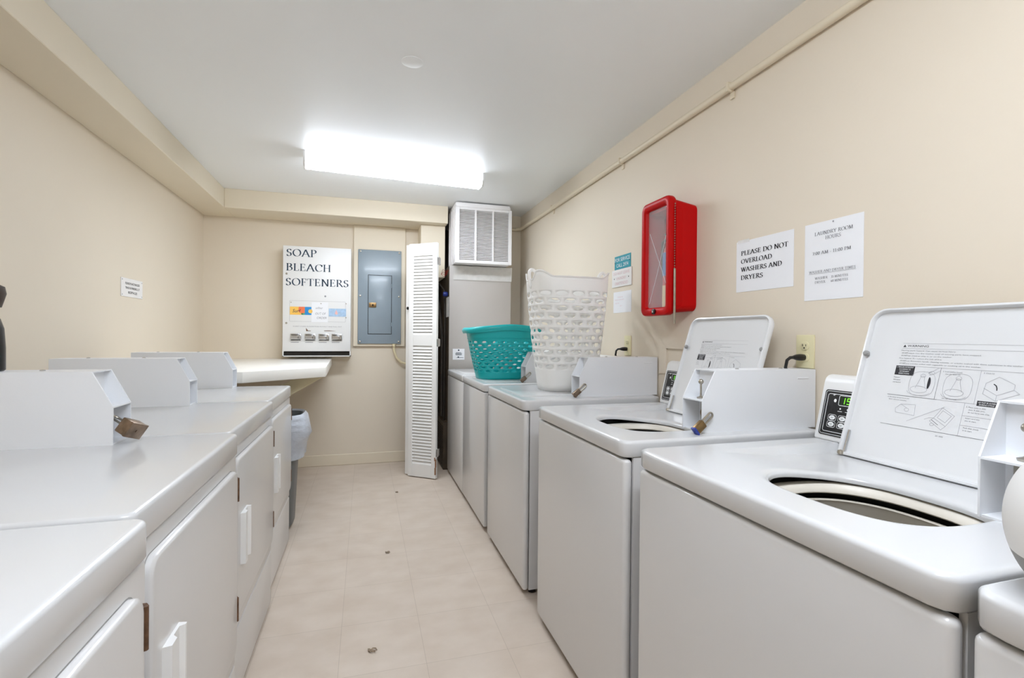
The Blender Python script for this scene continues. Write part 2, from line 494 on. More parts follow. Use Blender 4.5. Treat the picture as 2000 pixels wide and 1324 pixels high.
struct('baseboard_left', MB().box(XL, XL+.014, YF, YB-.014, 0, .1, .004, 1), 'trimpaint')

# painted conduit high on the right wall, elbowing round the corner
t = thing('conduit_pipe', 'thin beige painted conduit pipe running along the right wall below the ceiling', 'pipe', (1.438, 2.0, 2.232))
pz = 2.232
pts = [(1.436, YF, pz), (1.436, 4.56, pz)]+[(1.436-.045*(1-cos(a)), 4.56+.045*sin(a), pz) for a in [pi/2*i/6 for i in range(1, 7)]]+[(1.31, 4.605+.028, pz)]
pts[-2] = (1.40, 4.633, pz)
obj('pipe', MB().tube(pts, .0155, 12), 'pipe', t)
for y in (3.75, 2.63, 1.72, .6, -.9):
    mb = MB().box(1.416, XR, y-.008, y+.008, pz-.02, pz+.02, .006).box(1.444, XR, y-.012, y+.012, pz-.045, pz-.018, .002)
    obj('pipe_clamp', mb, 'pipe', t)
# round painted-over cover on the ceiling
mb = MB().lathe((.186, 2.17, 0), [(.046, ZC), (.046, ZC-.0015), (.043, ZC-.0025), (.004, ZC-.003)], 32, caps=(False, True))
single('cover_plate', mb, 'ceil', 'small round painted cover plate flat on the white ceiling', 'cover plate', (.186, 2.17, ZC))

# ------------------------------------------------------------------ ceiling fluorescents
def ceiling_light(x, y, rz, label, glow='glow'):
    t = thing('ceiling_light', label, 'ceiling light', (x, y, ZC), 'ceiling fluorescents', rz)
    local()
    L = .6
    obj('housing', MB().box(-L, L, -.052, .052, -.022, 0, .003, 1), 'plastic', t)
    prof = [(-.066, -.012), (-.067, -.045), (-.058, -.072), (-.040, -.088), (.040, -.088), (.058, -.072), (.067, -.045), (.066, -.012)]
    mb = MB(); mb.loft([[(xx, a, c) for a, c in prof] for xx in (-L+.012, L-.012)], (True, True)); mb.fix()
    d_ = obj('diffuser', mb, glow, t, 50)
    d_.data.materials.append(M[glow+'_side'])
    for p_ in d_.data.polygons:
        if p_.normal.z > -.5: p_.material_index = 1
    pr2 = [(a*1.04, c*1.04 if c < -.02 else -.002) for a, c in prof]
    for s in (-1, 1):
        mb = MB().prism([(s*L, a, c) for a, c in pr2], (-s*.012, 0, 0))
        obj('end_cap', mb, 'plastic', t)
    return t
ceiling_light(.2095, 3.512, atan2(.09, 1.199), 'glowing white wraparound fluorescent light on the ceiling over the aisle')
ceiling_light(.28, .3, 0, 'added white wraparound fill light on the ceiling straight above the camera, outside the view', 'glow_fill')  # unseen matching fixture, added to brighten the room

# ------------------------------------------------------------------ coin boxes and locks
def coin_box(parent, x_front, x_back, y0, y1, z0, ztop, lock=True, knob=False, dirx=1):
    """steel coin box: two side plates with a cut corner, a recess between them.  x_front is the open end."""
    th = .0035; H = ztop-z0; d = dirx
    cut = .047; zc = z0+H*.52
    def prof(y): return [(x_front, y, z0), (x_back, y, z0), (x_back, y, ztop), (x_front+d*cut, y, ztop), (x_front, y, zc)]
    mb = MB()
    mb.prism(prof(y0), (0, th, 0)); mb.prism(prof(y1-th), (0, th, 0))
    xi = x_front+d*.062
    mb.box(min(xi, x_back), max(xi, x_back), y0+th, y1-th, z0, ztop-th)                  # body behind the recess
    mb.box(min(x_front+d*cut, x_back), max(x_front+d*cut, x_back), y0+th, y1-th, ztop-th, ztop)   # roof
    mb.box(min(x_front, xi), max(x_front, xi), y0+th, y1-th, zc-th, zc)                   # ledge
    mb.box(min(x_front+d*.004, xi), max(x_front+d*.004, xi), y0+th, y1-th, z0, z0+th)
    cb = obj('coin_box', mb, 'coin', parent, 25)
    ym = (y0+y1)/2
    if lock:
        mb = MB().box(min(xi-d*.004, xi), max(xi-d*.004, xi), ym-.004, ym+.034, z0+.006, zc-.006, .001, 1)
        obj('lock_plate', mb, 'steel', cb)
        mb = MB().lathe((xi-d*.004, ym+.014, z0+H*.27), [(.014, 0), (.014, -d*.006), (.008, -d*.007), (.0075, -d*.003), (.001, -d*.003)], 18, 'x')
        obj('lock_cylinder', mb.fix(), 'brass', cb)
        mb = MB(); fr = Frame((x_back-d*.07, y0, ztop-.035), (1, 0, 0), (0, 0, 1))
        mb.box(min(x_back-d*.075, x_back-d*.03), max(x_back-d*.075, x_back-d*.03), y0-.0015, y0+.0005, ztop-.031, ztop-.026, .0006, 1)
        obj('rivet_slot', mb, 'coin', cb)
    if knob:
        xx = x_front+d*.036; yy = ym+.004
        mb = MB().lathe((xx, yy, zc), [(.012, 0), (.013, .004), (.005, .007), (.0028, .010), (.0028, .046), (.0055, .0475), (.0078, .0505), (.0085, .054), (.0078, .0575), (.0055, .0605), (.002, .062)], 24)
        obj('key_knob', mb, 'steel', cb)
    for k in (.25, .65):
        xx = x_front+(x_back-x_front)*k+d*.06
        mb = MB().lathe((xx, ym, ztop), [(.006, 0), (.006, .003), (.002, .004)], 12)
        obj('screw_head', mb, 'chrome', cb)
    return cb

def padlock(label, sh, bd, size, up=(0, 1, 0), bumper='bluebumper', group='padlocks on the coin boxes', body='brass'):
    """sh: point where the shackle passes through the plate, bd: centre of the body"""
    sh = Vector(sh); bd = Vector(bd)
    t = thing('padlock', label, 'padlock', tuple(bd), group)
    local()
    a = (sh-bd).normalized(); c = Vector(up); c = (c-a*c.dot(a)).normalized(); e = a.cross(c)
    R = Matrix((e, c, a)).transposed().to_4x4()
    L = (sh-bd).length; hw, hd, hh = size
    o = obj('body', MB().box(-hw, hw, -hd, hd, -hh, hh, .003).xf(R), body, t)
    obj('bumper', MB().box(-hw-.001, hw+.001, -hd-.001, hd+.001, -hh-.004, -hh+.003, .002).box(-.003, .003, -.003, .003, -hh-.0055, -hh-.003).xf(R), bumper, t)
    r = hw*.62
    pts = [(-r, 0, hh-.003), (-r, 0, L-r*.3)]+[(-r*cos(x), 0, L-r*.3+r*sin(x)) for x in [pi*i/8 for i in range(1, 8)]]+[(r, 0, L-r*.3), (r, 0, hh-.003)]
    obj('shackle', MB().tube(pts, .0032, 8).xf(R), 'steel', t)
    return t

# ------------------------------------------------------------------ washers
XBK = 1.42          # back of the washers
def smooth_rect(cx, cy, hx, hy, p, n):
    out = []
    for k in range(n):
        a = 2*pi*k/n
        ca, sa = cos(a), sin(a)
        r = (abs(ca/hx)**p+abs(sa/hy)**p)**(-1/p)
        out.append((cx+r*ca, cy+r*sa))
    return out
def rr_polar(x0, x1, y0, y1, rad, cx, cy, n):
    """rounded rectangle sampled by angle about (cx, cy)"""
    out = []
    for k in range(n):
        a = 2*pi*k/n; d = Vector((cos(a), sin(a)))
        lo, hi = 0, 3
        for _ in range(40):
            m_ = (lo+hi)/2; x = cx+d.x*m_; y = cy+d.y*m_
            qx = max(abs(x-(x0+x1)/2)-((x1-x0)/2-rad), 0); qy = max(abs(y-(y0+y1)/2)-((y1-y0)/2-rad), 0)
            ins = (qx*qx+qy*qy) <= rad*rad
            lo, hi = (m_, hi) if ins else (lo, m_)
        out.append((cx+d.x*lo, cy+d.y*lo))
    return out

LID_T = math.atan(.318)
LK = 1.0678       # the printed panel's scale
def lid_print(fr, lid, full=True):
    mb = MB(); g = MB(); p = MB()
    # warning triangle and words
    hd = MB(); hd.face([fr.p(.0915, .2905), fr.p(.0985, .2905), fr.p(.095, .2965)])
    sans(hd, fr, 'WARNING', .101, .2912, .0052, width=.047); obj('warning_heading', hd, 'ink', lid, 180)
    line(p, fr, [(.09, .3), (.33, .2995)], .0006); line(p, fr, [(.09, .2872), (.33, .287)], .0006)
    rows = [(.0895, .2805, 'Moving parts hazard: Can cause serious injury.', .117, None),
            (.107, .274, 'reach into the washer until all moving parts have stopped.', .148, '-DO NOT'),
            (.107, .2675, 'let children play in or on the washer.', .094, '-DO NOT'),
            (.089, .261, 'Fire hazard: To reduce the risk of fire:', .093, None),
            (.107, .2545, 'use flammable liquids, cleaning solvents, or articles soaked with these substances in the washer.', .222, '-DO NOT'),
            (.107, .248, 'put articles soiled with vegetable or cooking oil in the washer.', .152, '-DO NOT')]
    for x, y, s, wd, b in rows:
        sans(g, fr, s, x, y, .0030, width=wd)
        if b: sans(mb, fr, b, .0915, y, .0032, width=.0145)
    # boxed notices
    for q_ in ((.0865, .1295, .2205, .2435), (.266, .301, .1665, .1775)):
        nb_ = MB(); rect(nb_, fr, *q_); obj('notice_box', nb_, 'ink', lid, 180)
    wh = MB(); f2 = Frame(fr.o, fr.r, fr.u, .0003, LK)
    for i, s in enumerate(('1. MEASURE DETERGENT', 'ACCORDING TO', 'DETERGENT', 'DIRECTIONS')):
        sans(wh, f2, s, .108, .2385-i*.0052, .0032, 'c', width=(.038, .026, .022, .024)[i])
    obj('notice_print', wh, 'whiteink', lid, 180); wh = MB()
    for i, s in enumerate(('LID MUST BE CLOSED', 'DURING CYCLE')):
        sans(wh, f2, s, .2835, .1725-i*.0045, .003, 'c', width=.030-.004*i)
    for i, s in enumerate(('Measure', 'detergent', 'into basket.')): sans(g, fr, s, .087, .213-i*.006, .003)
    # grid
    line(p, fr, [(.13, .2435), (.335, .2425)]); line(g, fr, [(.185, .2435), (.185, .1695)])
    line(p, fr, [(.261, .2425), (.261, .169)]); line(g, fr, [(.082, .1705), (.19, .17)], .001); line(p, fr, [(.19, .17), (.335, .169)])
    line(g, fr, [(.082, .098), (.335, .0975)], .0009); line(p, fr, [(.245, .169), (.245, .098)])
    line(p, fr, [(.245, .142), (.33, .1415)]); line(p, fr, [(.245, .121), (.33, .1205)])
    for cx in (.152, .224):
        line(p, fr, [(cx+q[0], .203+q[1]) for q in smooth_rect(0, 0, .027, .029, 3, 28)]+[(cx+.027, .203)])
        line(p, fr, arc(cx-.004, .189, .018, .008, 0, 360, 18)); line(p, fr, [(cx-.012, .192), (cx-.006, .212), (cx-.004, .221), (cx+.003, .221), (cx+.004, .211), (cx+.010, .192)])
        line(p, fr, arc(cx-.0005, .222, .0055, .004, 0, 360, 12)); line(p, fr, arc(cx-.004, .184, .024, .009, 180, 350, 14))
    mk = MB(); mk.face([fr.p(.1655+.0045*sin(a)*(1 if a < pi else .4), .206+.014*cos(a)) for a in [2*pi*i/16 for i in range(16)]]); obj('diagram_mark', mk, 'ink', lid, 180)
    line(p, fr, [(.161, .228), (.172, .236), (.18, .2425)]); line(p, fr, [(.164, .224), (.174, .229), (.184, .236)]); line(p, fr, arc(.168, .230, .006, .004, 0, 360, 10))
    sans(g, fr, '2. Load clothes loosely', .190, .234, .003); sans(g, fr, 'into the wash tub', .196, .2285, .003); sans(g, fr, 'Do not overload.', .2, .173, .003)
    sans(g, fr, '3. Close lid.', .266, .236, .003)
    line(p, fr, [(.272, .193), (.274, .216), (.294, .231), (.322, .217), (.322, .206), (.296, .192), (.272, .205)]); line(p, fr, [(.272, .193), (.296, .18), (.332, .199), (.322, .206)])
    mk = MB(); line(mk, fr, [(.288, .215), (.292, .212), (.294, .207), (.2945, .203)], .0018); obj('diagram_mark', mk, 'ink', lid, 180); line(p, fr, [(.296, .192), (.296, .18)])
    sans(g, fr, '4. Set water temperature and', .084, .1635, .003); sans(g, fr, 'fabric selection switches.', .0875, .158, .003)
    line(p, fr, [(.108, .139), (.118, .15), (.15, .152), (.152, .127), (.11, .129), (.108, .139)]); line(p, fr, arc(.133, .138, .005, .004, 0, 360, 10)); line(p, fr, [(.118, .15), (.133, .142)])
    line(p, fr, [(.139, .112), (.209, .155)])
    line(p, fr, [(.193, .128), (.206, .153), (.232, .138), (.219, .113), (.193, .128)]); line(p, fr, [(.2, .13), (.208, .147), (.226, .137), (.217, .121), (.2, .13)])
    line(p, fr, [(.193, .128), (.186, .12), (.212, .104), (.219, .113)]); line(p, fr, [(.175, .122), (.184, .127), (.193, .128)]); line(p, fr, arc(.192, .113, .004, .003, 0, 360, 10)); line(g, fr, [(.19, .123), (.204, .114)], .001)
    for x, y, s in ((.249, .160, '5. Place coins in slide'), (.254, .1545, 'slots. If slide jams,'), (.254, .149, 'do not force coin slide.'), (.252, .136, 'Insert card into'), (.252, .1305, 'slot to start.'), (.252, .115, 'Push slide slowly'), (.252, .1095, 'in to start.')):
        sans(g, fr, s, x, y, .003)
    sans(g, fr, '201 0005', .204, .088, .003)
    obj('warning_print', mb, 'ink', lid, 180); obj('instruction_text', g, 'lidgrey', lid, 180); obj('diagram_print', p, 'faintink', lid, 180); obj('notice_print', wh, 'whiteink', lid, 180)

def washer(y0, y1, xf, label, lid_open, yl=None, box=True, print_=True, zt=.905, disp=True, boff=.047, xb=.988, knob=True, rc=.030, rp=.013):
    t = thing('washing_machine', label, 'washing machine', ((xf+XBK)/2, (y0+y1)/2, 0), 'top-loading washing machines along the right wall')
    zl = .857
    # cabinet: sides, back, base and feet
    mb = MB()
    mb.box(xf+.0295, XBK, y0+.004, y0+.014, .03, zl-.0008).box(xf+.0295, XBK, y1-.014, y1-.004, .03, zl-.0008)
    mb.box(XBK-.01, XBK, y0+.014, y1-.014, .03, zl-.004).box(xf+.031, XBK-.01, y0+.014, y1-.014, .03, .04)
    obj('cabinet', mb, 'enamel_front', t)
    for fx in (xf+.06, XBK-.05):
        for fy in (y0+.05, y1-.05):
            obj('foot', MB().lathe((fx, fy, 0), [(.018, 0), (.018, .012), (.01, .014), (.01, .032)], 12), 'black', t)
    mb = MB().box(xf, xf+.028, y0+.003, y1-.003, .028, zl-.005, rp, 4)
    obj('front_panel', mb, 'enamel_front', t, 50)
    # deck
    n = 160
    if lid_open:
        hc = ((.795+1.100)/2, yl-.320)
        hole = smooth_rect(hc[0], hc[1], .1525, .170, 2.7, n)
    else:
        hc = ((xf+XBK)/2, (y0+y1)/2); hole = None
    def ring(inset, z, rad): return [(a, c, z) for a, c in rr_polar(xf-.004+inset, XBK-inset, y0+inset, y1-inset, max(rc-inset, .004), hc[0], hc[1], n)]
    R = .010; rings = [ring(.008, zl, .034), ring(.003, zl+.001, .034), ring(0, zl+.005, .034)]
    for i in range(0, 7):
        a = pi/2*i/6
        rings.append(ring(R*(1-cos(a)), zt-R+R*sin(a), .034))
    if lid_open:
        def mixr(k, z):
            o_ = rings[-1] if False else top
            return [(h[0]+(q[0]-h[0])*k, h[1]+(q[1]-h[1])*k, z) for h, q in zip(hole, o_)]
        top = rings[-1]
        def S_(x): x = max(0, min(1, x)); return x*x*(3-2*x)
        def dz(x, y): return -.020*S_((x-.86)/.24)*(1-S_((x-1.272)/.014))*S_((yl+.045-y)/.016)*S_((y-(y0+boff+.102))/.016)
        def drop(R_): return [(x, y, z+dz(x, y)) for x, y, z in R_]
        for k in [1-i/26 for i in range(1, 25)]: rings.append(drop(mixr(k, zt)))
        rings.append(drop([(hc[0]+(h[0]-hc[0])*1.035, hc[1]+(h[1]-hc[1])*1.03, zt-.0015) for h in hole]))
        rings.append(drop([(hc[0]+(h[0]-hc[0])*1.01, hc[1]+(h[1]-hc[1])*1.01, zt-.005) for h in hole]))
        rings.append(drop([(h[0], h[1], zt-.008) for h in hole])); rings.append(drop([(h[0], h[1], zt-.015) for h in hole]))
        mb = MB().loft(rings, (False, False))
        obj('top_deck', mb, 'enamel', t, 50)
        # tub ring, wash basket
        cx, cy = (xf+XBK)/2-.055, hc[1]
        def sr(hx, hy, z, p=2.4): return [(a, c, z) for a, c in smooth_rect(hc[0], hc[1], hx*1.085, hy*1.03, p, 96)]
        mb = MB().loft([sr(.172, .198, zt-0.0410), sr(.153, .180, zt-0.0370), sr(.143, .170, zt-0.0410), sr(.139, .166, zt-0.0570), sr(.142, .169, zt-0.0600), sr(.172, .198, zt-0.0610), sr(.172, .198, zt-0.0410)], (False, False))
        obj('tub_ring', mb.fix(), 'tubring', t, 60)
        mb = MB().loft([sr(.18, .21, zt-0.0560), sr(.18, .21, zt-0.1360)], (False, False)); obj('tub_gap_shade', mb, 'black', t)  # black liner standing for the shade in the gap under the ring
        mb = MB().loft([sr(.176, .205, zt-0.0840), sr(.148, .174, zt-0.0735), sr(.140, .166, zt-0.0720), sr(.137, .163, zt-0.0745), sr(.140, .166, zt-0.0790), sr(.144, .17, zt-0.2060), sr(.144, .17, .42), sr(.05, .05, .40), sr(.048, .048, .42), sr(.035, .035, .68), sr(.002, .002, .70)], (False, False))
        obj('wash_basket', mb.fix(), 'basket', t, 45)
    else:
        mb = MB().loft(rings, (False, True)); obj('top_deck', mb, 'enamel', t, 50)
        yc = y0+.455 if yl is None else yl-.22
        lid = obj('lid', MB().loft([[(a, c, z) for a, c in rrect(.735+i_, 1.145-i_, max(y0+.03, yc-.22)+i_, min(y1-.03, yc+.22)-i_, .03)] for i_, z in ((0, zt-.001), (0, zt+.002), (.003, zt+.0035))], (False, True)), 'enamel', t)
    # console at the back with a sloped face
    cy0, cy1 = y0+boff+.125, y1-.004
    prof = [(1.291, zt), (1.291, zt+.008), (1.3285, 1.074), (1.334, 1.085), (1.344, 1.092), (1.356, 1.094), (1.39, 1.09), (XBK, 1.08), (XBK, zt)]
    mb = MB().prism([(a, cy0, c) for a, c in prof], (0, cy1-cy0, 0), .004, 2)
    con = obj('console', mb, 'plastic', t, 40)
    uc = Vector((.04, 0, .175)).normalized()
    fr = Frame((1.2901, cy1-.004, zt+.004), (0, -1, 0), uc, .0022, 1.02)
    if disp:
        W = .26
        mb = MB(); pl = rrect(.010, W, .011, .142, .008)
        mb.prism([fr.p(a, c)-fr.n*.0018 for a, c in pl], fr.n*.0018)
        obj('control_panel', mb, 'black', con)
        f2 = Frame(fr.o, fr.r, fr.u, .0004, 1.02)
        mb = MB()
        for i_, w_ in ((.004, .0012), (.0115, .0015)):
            q = rrect(.010+i_, W-i_, .011+i_, .142-i_, .006); line(mb, f2, q+[q[0]], w_)
        q = rrect(.057, .118, .100, .128, .004); line(mb, f2, q+[q[0]], .0014)
        f3 = Frame(f2.o, fr.r, fr.u, .0004, 1.02)
        for i in range(4):
            for j in range(2):
                bx, by = .045+i*.031, .044+j*.019
                bm_ = MB(); q = rrect(bx-.0125, bx+.0125, by-.0085, by+.0085, .005); line(bm_, f2, q+[q[0]], .0011)
                disc(bm_, f2, bx, by, .0095, 16, .0062); obj('button', bm_, 'whiteink', con, 180)
                bm_ = MB(); line(bm_, f3, [(bx-.004, by+.0005), (bx+.004, by+.0005)], .001); line(bm_, f3, [(bx-.003, by-.0018), (bx+.002, by-.0018)], .0007); obj('button_print', bm_, 'ink', con, 180)
        for i in range(3):
            disc(mb, f2, .065+i*.0225, .0905, .0024); line(mb, f2, [(.059+i*.0225, .083), (.071+i*.0225, .083)], .0014)
        sans(mb, f2, '$', .038, .126, .006); disc(mb, f2, .0455, .112, .0042, 12, .005); line(mb, f2, [(.036, .127), (.046, .13)], .001)
        obj('panel_print', mb, 'whiteink', con, 180)
        mb = MB(); rect(mb, f2, .0585, .1165, .1015, .1265); obj('display', mb, 'ledbg', con, 180)
        f3 = Frame(f2.o, fr.r, fr.u, .0004, 1.02); mb = MB()
        def digit(x, segs):
            S = {'a': ((0, .016), (.008, .016)), 'b': ((.0085, .0155), (.008, .0085)), 'c': ((.008, .0075), (.0075, 0)), 'd': ((-.001, 0), (.007, 0)), 'e': ((-.001, .0075), (-.0015, 0)), 'f': ((-.0005, .0155), (-.001, .0085)), 'g': ((-.0005, .008), (.0075, .008))}
            for s in segs: line(mb, f3, [(x+.001+S[s][0][0], .106+S[s][0][1]), (x+.001+S[s][1][0], .106+S[s][1][1])], .0018)
        digit(.0655, 'bc'); digit(.0825, 'abcdfg')
        obj('display_digits', mb, 'led', con, 180)
    if lid_open:
        P0 = Vector((1.240, yl, zt-.017)); Wd, Ht = .447, .416
        u = Vector((sin(LID_T), 0, cos(LID_T))); r = Vector((0, -1, 0)); nn = r.cross(u)   # nn faces the aisle
        def out(i, k):
            q = []
            for cx, cy, rad, a0 in ((Wd-i, Ht-i, .042, 0), (i, Ht-i, .042, pi/2), (i, i, .014, pi), (Wd-i, i, .014, 3*pi/2)):
                rad = max(rad-i, .003)
                sx = -1 if cx > Wd/2 else 1; sy = -1 if cy > Ht/2 else 1
                for j in range(7):
                    a = a0+pi/2*j/6
                    q.append((cx+sx*rad+rad*cos(a), cy+sy*rad+rad*sin(a)))
            return [P0+r*a+u*c+nn*k for a, c in q]
        mb = MB().loft([out(.01, -.020), out(.003, -.019), out(0, -.014), out(0, .0), out(.0015, .003), out(.006, .0035), out(.0085, .001), out(.0095, -.008), out(.016, -.010)], (True, True))
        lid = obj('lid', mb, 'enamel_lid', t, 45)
        for s in (0.011, Wd-.011):
            c = P0+r*s+u*.287+nn*(-.004)
            mb = MB().lathe((0, 0, 0), [(.0075, 0), (.0078, .006), (.006, .0095), (.002, .011)], 14).xf(Matrix.Translation(c) @ nn.to_track_quat('Z', 'Y').to_matrix().to_4x4())
            obj('bumper', mb, 'rubber', lid)
            mb = MB().tube([P0+r*(s+(.004 if s < .1 else -.004))+u*.006+nn*-.003, P0+r*(s+(.004 if s < .1 else -.004))+u*.07+nn*-.004], .0035, 8)
            obj('hinge_pin', mb, 'chrome', lid)
            mb = MB().lathe(tuple(P0+r*s+u*.004+nn*.002), [(.007, -.004), (.009, 0), (.007, .006), (.002, .008)], 14); obj('hinge', mb, 'steel', lid)
        if print_:
            lid_print(Frame(P0-nn*.010, r, u, .0006, LK), lid)
    if box:
        coin_box(t, xb, 1.444, y0+boff, y0+boff+.100, zt, 1.098, True, knob)
    return t

washer(-.325, .419, .70, 'white washing machine nearest the camera, its corner at the lower right edge', False, box=False, disp=False)
washer(.431, 1.175, .70, 'white washing machine with raised lid and lit green timer, nearest full washer', True, 1.051)
washer(1.253, 1.990, .705, 'white washing machine with raised lid below the red extinguisher cabinet', True, 1.854, boff=.053, xb=1.0)
washer(2.166, 2.878, .702, 'closed white washing machine carrying the tall white hamper', False, 2.75, boff=.078, xb=1.010, knob=False)
washer(2.960, 3.650, .702, 'closed white washing machine carrying the teal basket', False, 3.52, boff=.070, knob=False, rc=.018, rp=.008)
washer(3.6515, 4.368, .702, 'closed white washing machine farthest back, against the grey furnace', False, 4.2, box=False, disp=False, rc=.012, rp=.004)
for y0, dx, lab in ((1.253-.011, .010, 'brass padlock with blue end on coin box of second open-lidded washer'), (2.166+.014, .020, 'padlock on the coin box in front of the tall white hamper'), (2.960+.006, .0, 'padlock on the coin box beside the teal basket')):
    yy = y0+.064-.010
    padlock(lab, (1.014+dx, yy, .963), (.970+dx, yy-.004, .928), (.0125, .009, .019), bumper='bluebumper' if y0 < 2 else 'aged', body='brass' if y0 < 2 else 'aged')

# ------------------------------------------------------------------ dryers
XDB = -1.10
def dryer(y0, y1, xf, label, seam=.245, zt=.905, boxx=None, boxy=None, by1=None):
    t = thing('clothes_dryer', label, 'clothes dryer', ((xf+XDB)/2, (y0+y1)/2, 0), 'clothes dryers along the left wall')
    zl = .843
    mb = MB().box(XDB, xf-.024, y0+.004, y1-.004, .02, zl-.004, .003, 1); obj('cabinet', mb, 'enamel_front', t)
    for fx in (xf-.06, XDB+.05):
        for fy in (y0+.05, y1-.05): obj('foot', MB().lathe((fx, fy, 0), [(.018, 0), (.018, .012), (.01, .014), (.01, .022)], 12), 'black', t)
    # upper front panel with the door opening, lower kick panel
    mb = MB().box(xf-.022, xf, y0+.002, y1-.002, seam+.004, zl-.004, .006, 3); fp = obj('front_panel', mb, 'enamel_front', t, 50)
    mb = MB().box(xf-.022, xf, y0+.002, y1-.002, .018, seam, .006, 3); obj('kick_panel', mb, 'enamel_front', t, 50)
    R = .009
    rings = []
    def ring(i, z, rad=.022): return [(a, c, z) for a, c in rrect(XDB+i, xf+.006-i, y0+i, y1-i, max(rad-i, .004))]
    rings = [ring(.014, zl), ring(.003, zl+.001), ring(0, zl+.005)]
    for i in range(7):
        a = pi/2*i/6; rings.append(ring(R*(1-cos(a)), zt-R+R*sin(a)))
    obj('top_panel', MB().loft(rings, (True, True)), 'enamel', t, 50)
    # door with rounded corners
    d0, d1, z0, z1 = y0+.055, y1-.045, seam+.062, zl-.036
    def dr(i, x): return [(x, a, c) for a, c in rrect(d0+i, d1-i, z0+i, z1-i, .03)]
    mb = MB().loft([dr(-.0022, xf-.001), dr(-.0022, xf+.0004), dr(0, xf+.0004)], (True, False)); obj('door_gap', mb, 'rubber', t)  # grey outline drawn as the thin shadow line round the door
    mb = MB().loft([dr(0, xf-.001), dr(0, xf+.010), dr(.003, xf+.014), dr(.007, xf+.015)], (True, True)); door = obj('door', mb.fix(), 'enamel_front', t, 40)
    h0, h1, hz0, hz1 = d0+.042, d0+.128, .465, .628
    mb = MB().prism([(xf+.014, a_, hz0) if k_ == 0 else (xf+.015+k_, a_, hz0) for k_, a_ in ((0, h0), (.015, h0+.004), (.015, h0+.030), (.006, h0+.040), (.006, h1-.016), (.015, h1-.010), (.015, h1-.003), (0, h1))], (0, 0, hz1-hz0))
    obj('handle', mb.fix(), 'plastic', door)
    for z in (.395, .745):
        mb = MB().box(xf-.002, xf+.012, d1+.006, d1+.020, z-.034, z+.034, .002, 1).tube([(xf+.012, d1+.008, z-.034), (xf+.012, d1+.008, z+.034)], .0045, 10)
        obj('hinge', mb, 'hinge', t)
    if boxx: coin_box(t, boxx, boxx-.47, boxy, by1, zt, 1.098, False, False, -1)
    return t
dryer(.215, .930, -.334, 'white clothes dryer nearest the camera, at the lower left corner', .215)
dryer(.945, 1.652, -.365, 'white clothes dryer whose coin box carries the square padlock', .215, boxx=-.632, boxy=1.545, by1=1.650)
dryer(1.662, 2.402, -.391, 'white clothes dryer second from the counter, between the padlocked dryer and the last one', .245, boxx=-.683, boxy=2.312, by1=2.409)
dryer(2.412, 3.110, -.413, 'white clothes dryer at the far end, beside the trash bin', .265, boxx=-.688, boxy=3.018, by1=3.113)
padlock('square steel padlock hanging open at the nearest coin box on the dryers', (-.648, 1.590, .972), (-.598, 1.562, .946), (.027, .020, .016), up=(.1, .3, .9), bumper='aged', body='aged')

# ------------------------------------------------------------------ counter over the bin, brace, bin
t = thing('folding_counter', 'white laminate counter top with a slanted front in the back left corner', 'counter', (-.8, 4.0, .918))
poly = [(XL+.003, 3.150), (-.668, 3.150), (-.250, 3.530), (-.250, 3.60), (-.290, YB-.003), (XL+.003, YB-.003)]
obj('counter_top', MB().prism([(a, c, .918) for a, c in poly], (0, 0, .065), .004, 2), 'shelf', t)
a = Vector((-.268, 3.62, .915)); bb = Vector((XL, 3.62, .30)); d = (bb-a).normalized(); pr = Vector((-d.z, 0, d.x))*-.0
mb = MB().prism([(-.262, 3.60, .918), (-.43, 3.60, .918), (XL+.003, 3.60, .385), (XL+.003, 3.60, .28)], (0, .09, 0), .002, 1)
obj('brace', mb, 'wood', t)

t = thing('trash_bin', 'grey plastic trash bin with a liner bag under the counter', 'trash bin', (-.60, 3.385, 0))
def binr(hx, hy, z, p=4, n=40, wob=0, sd=0):
    out = []
    for k, (a, c) in enumerate(smooth_rect(0, 0, hx, hy, p, n)):
        f = 1+wob*(sin(k*1.9+sd)+.6*sin(k*3.7+sd*2))
        out.append((-.60+a*f, 3.385+c*f, z))
    return out
mb = MB().loft([binr(.150, .110, 0), binr(.165, .120, .012), binr(.178, .128, .03), binr(.205, .150, .60), binr(.225, .163, .68), binr(.232, .168, .70), binr(.222, .158, .70), binr(.20, .146, .60), binr(.17, .12, .04)], (True, True))
obj('bin_body', mb.fix(), 'trash', t)
mb = MB().loft([binr(.208, .148, .45, wob=.0), binr(.226, .162, .700), binr(.236, .172, .710, wob=.004), binr(.252, .182, .69, wob=.01), binr(.276, .195, .585, wob=.012, sd=1), binr(.264, .190, .56, wob=.014, sd=2), binr(.244, .180, .50, wob=.012, sd=3), binr(.236, .178, .44, wob=.02, sd=4)], (False, False))
obj('liner_bag', mb, 'bag', t, 60)
mb = MB().loft([binr(.21, .15, .66), binr(.2, .14, .655)], (False, True)); obj('bag_mouth_shade', mb, 'black', t)  # black sheet across the mouth stands for the shade inside the bin

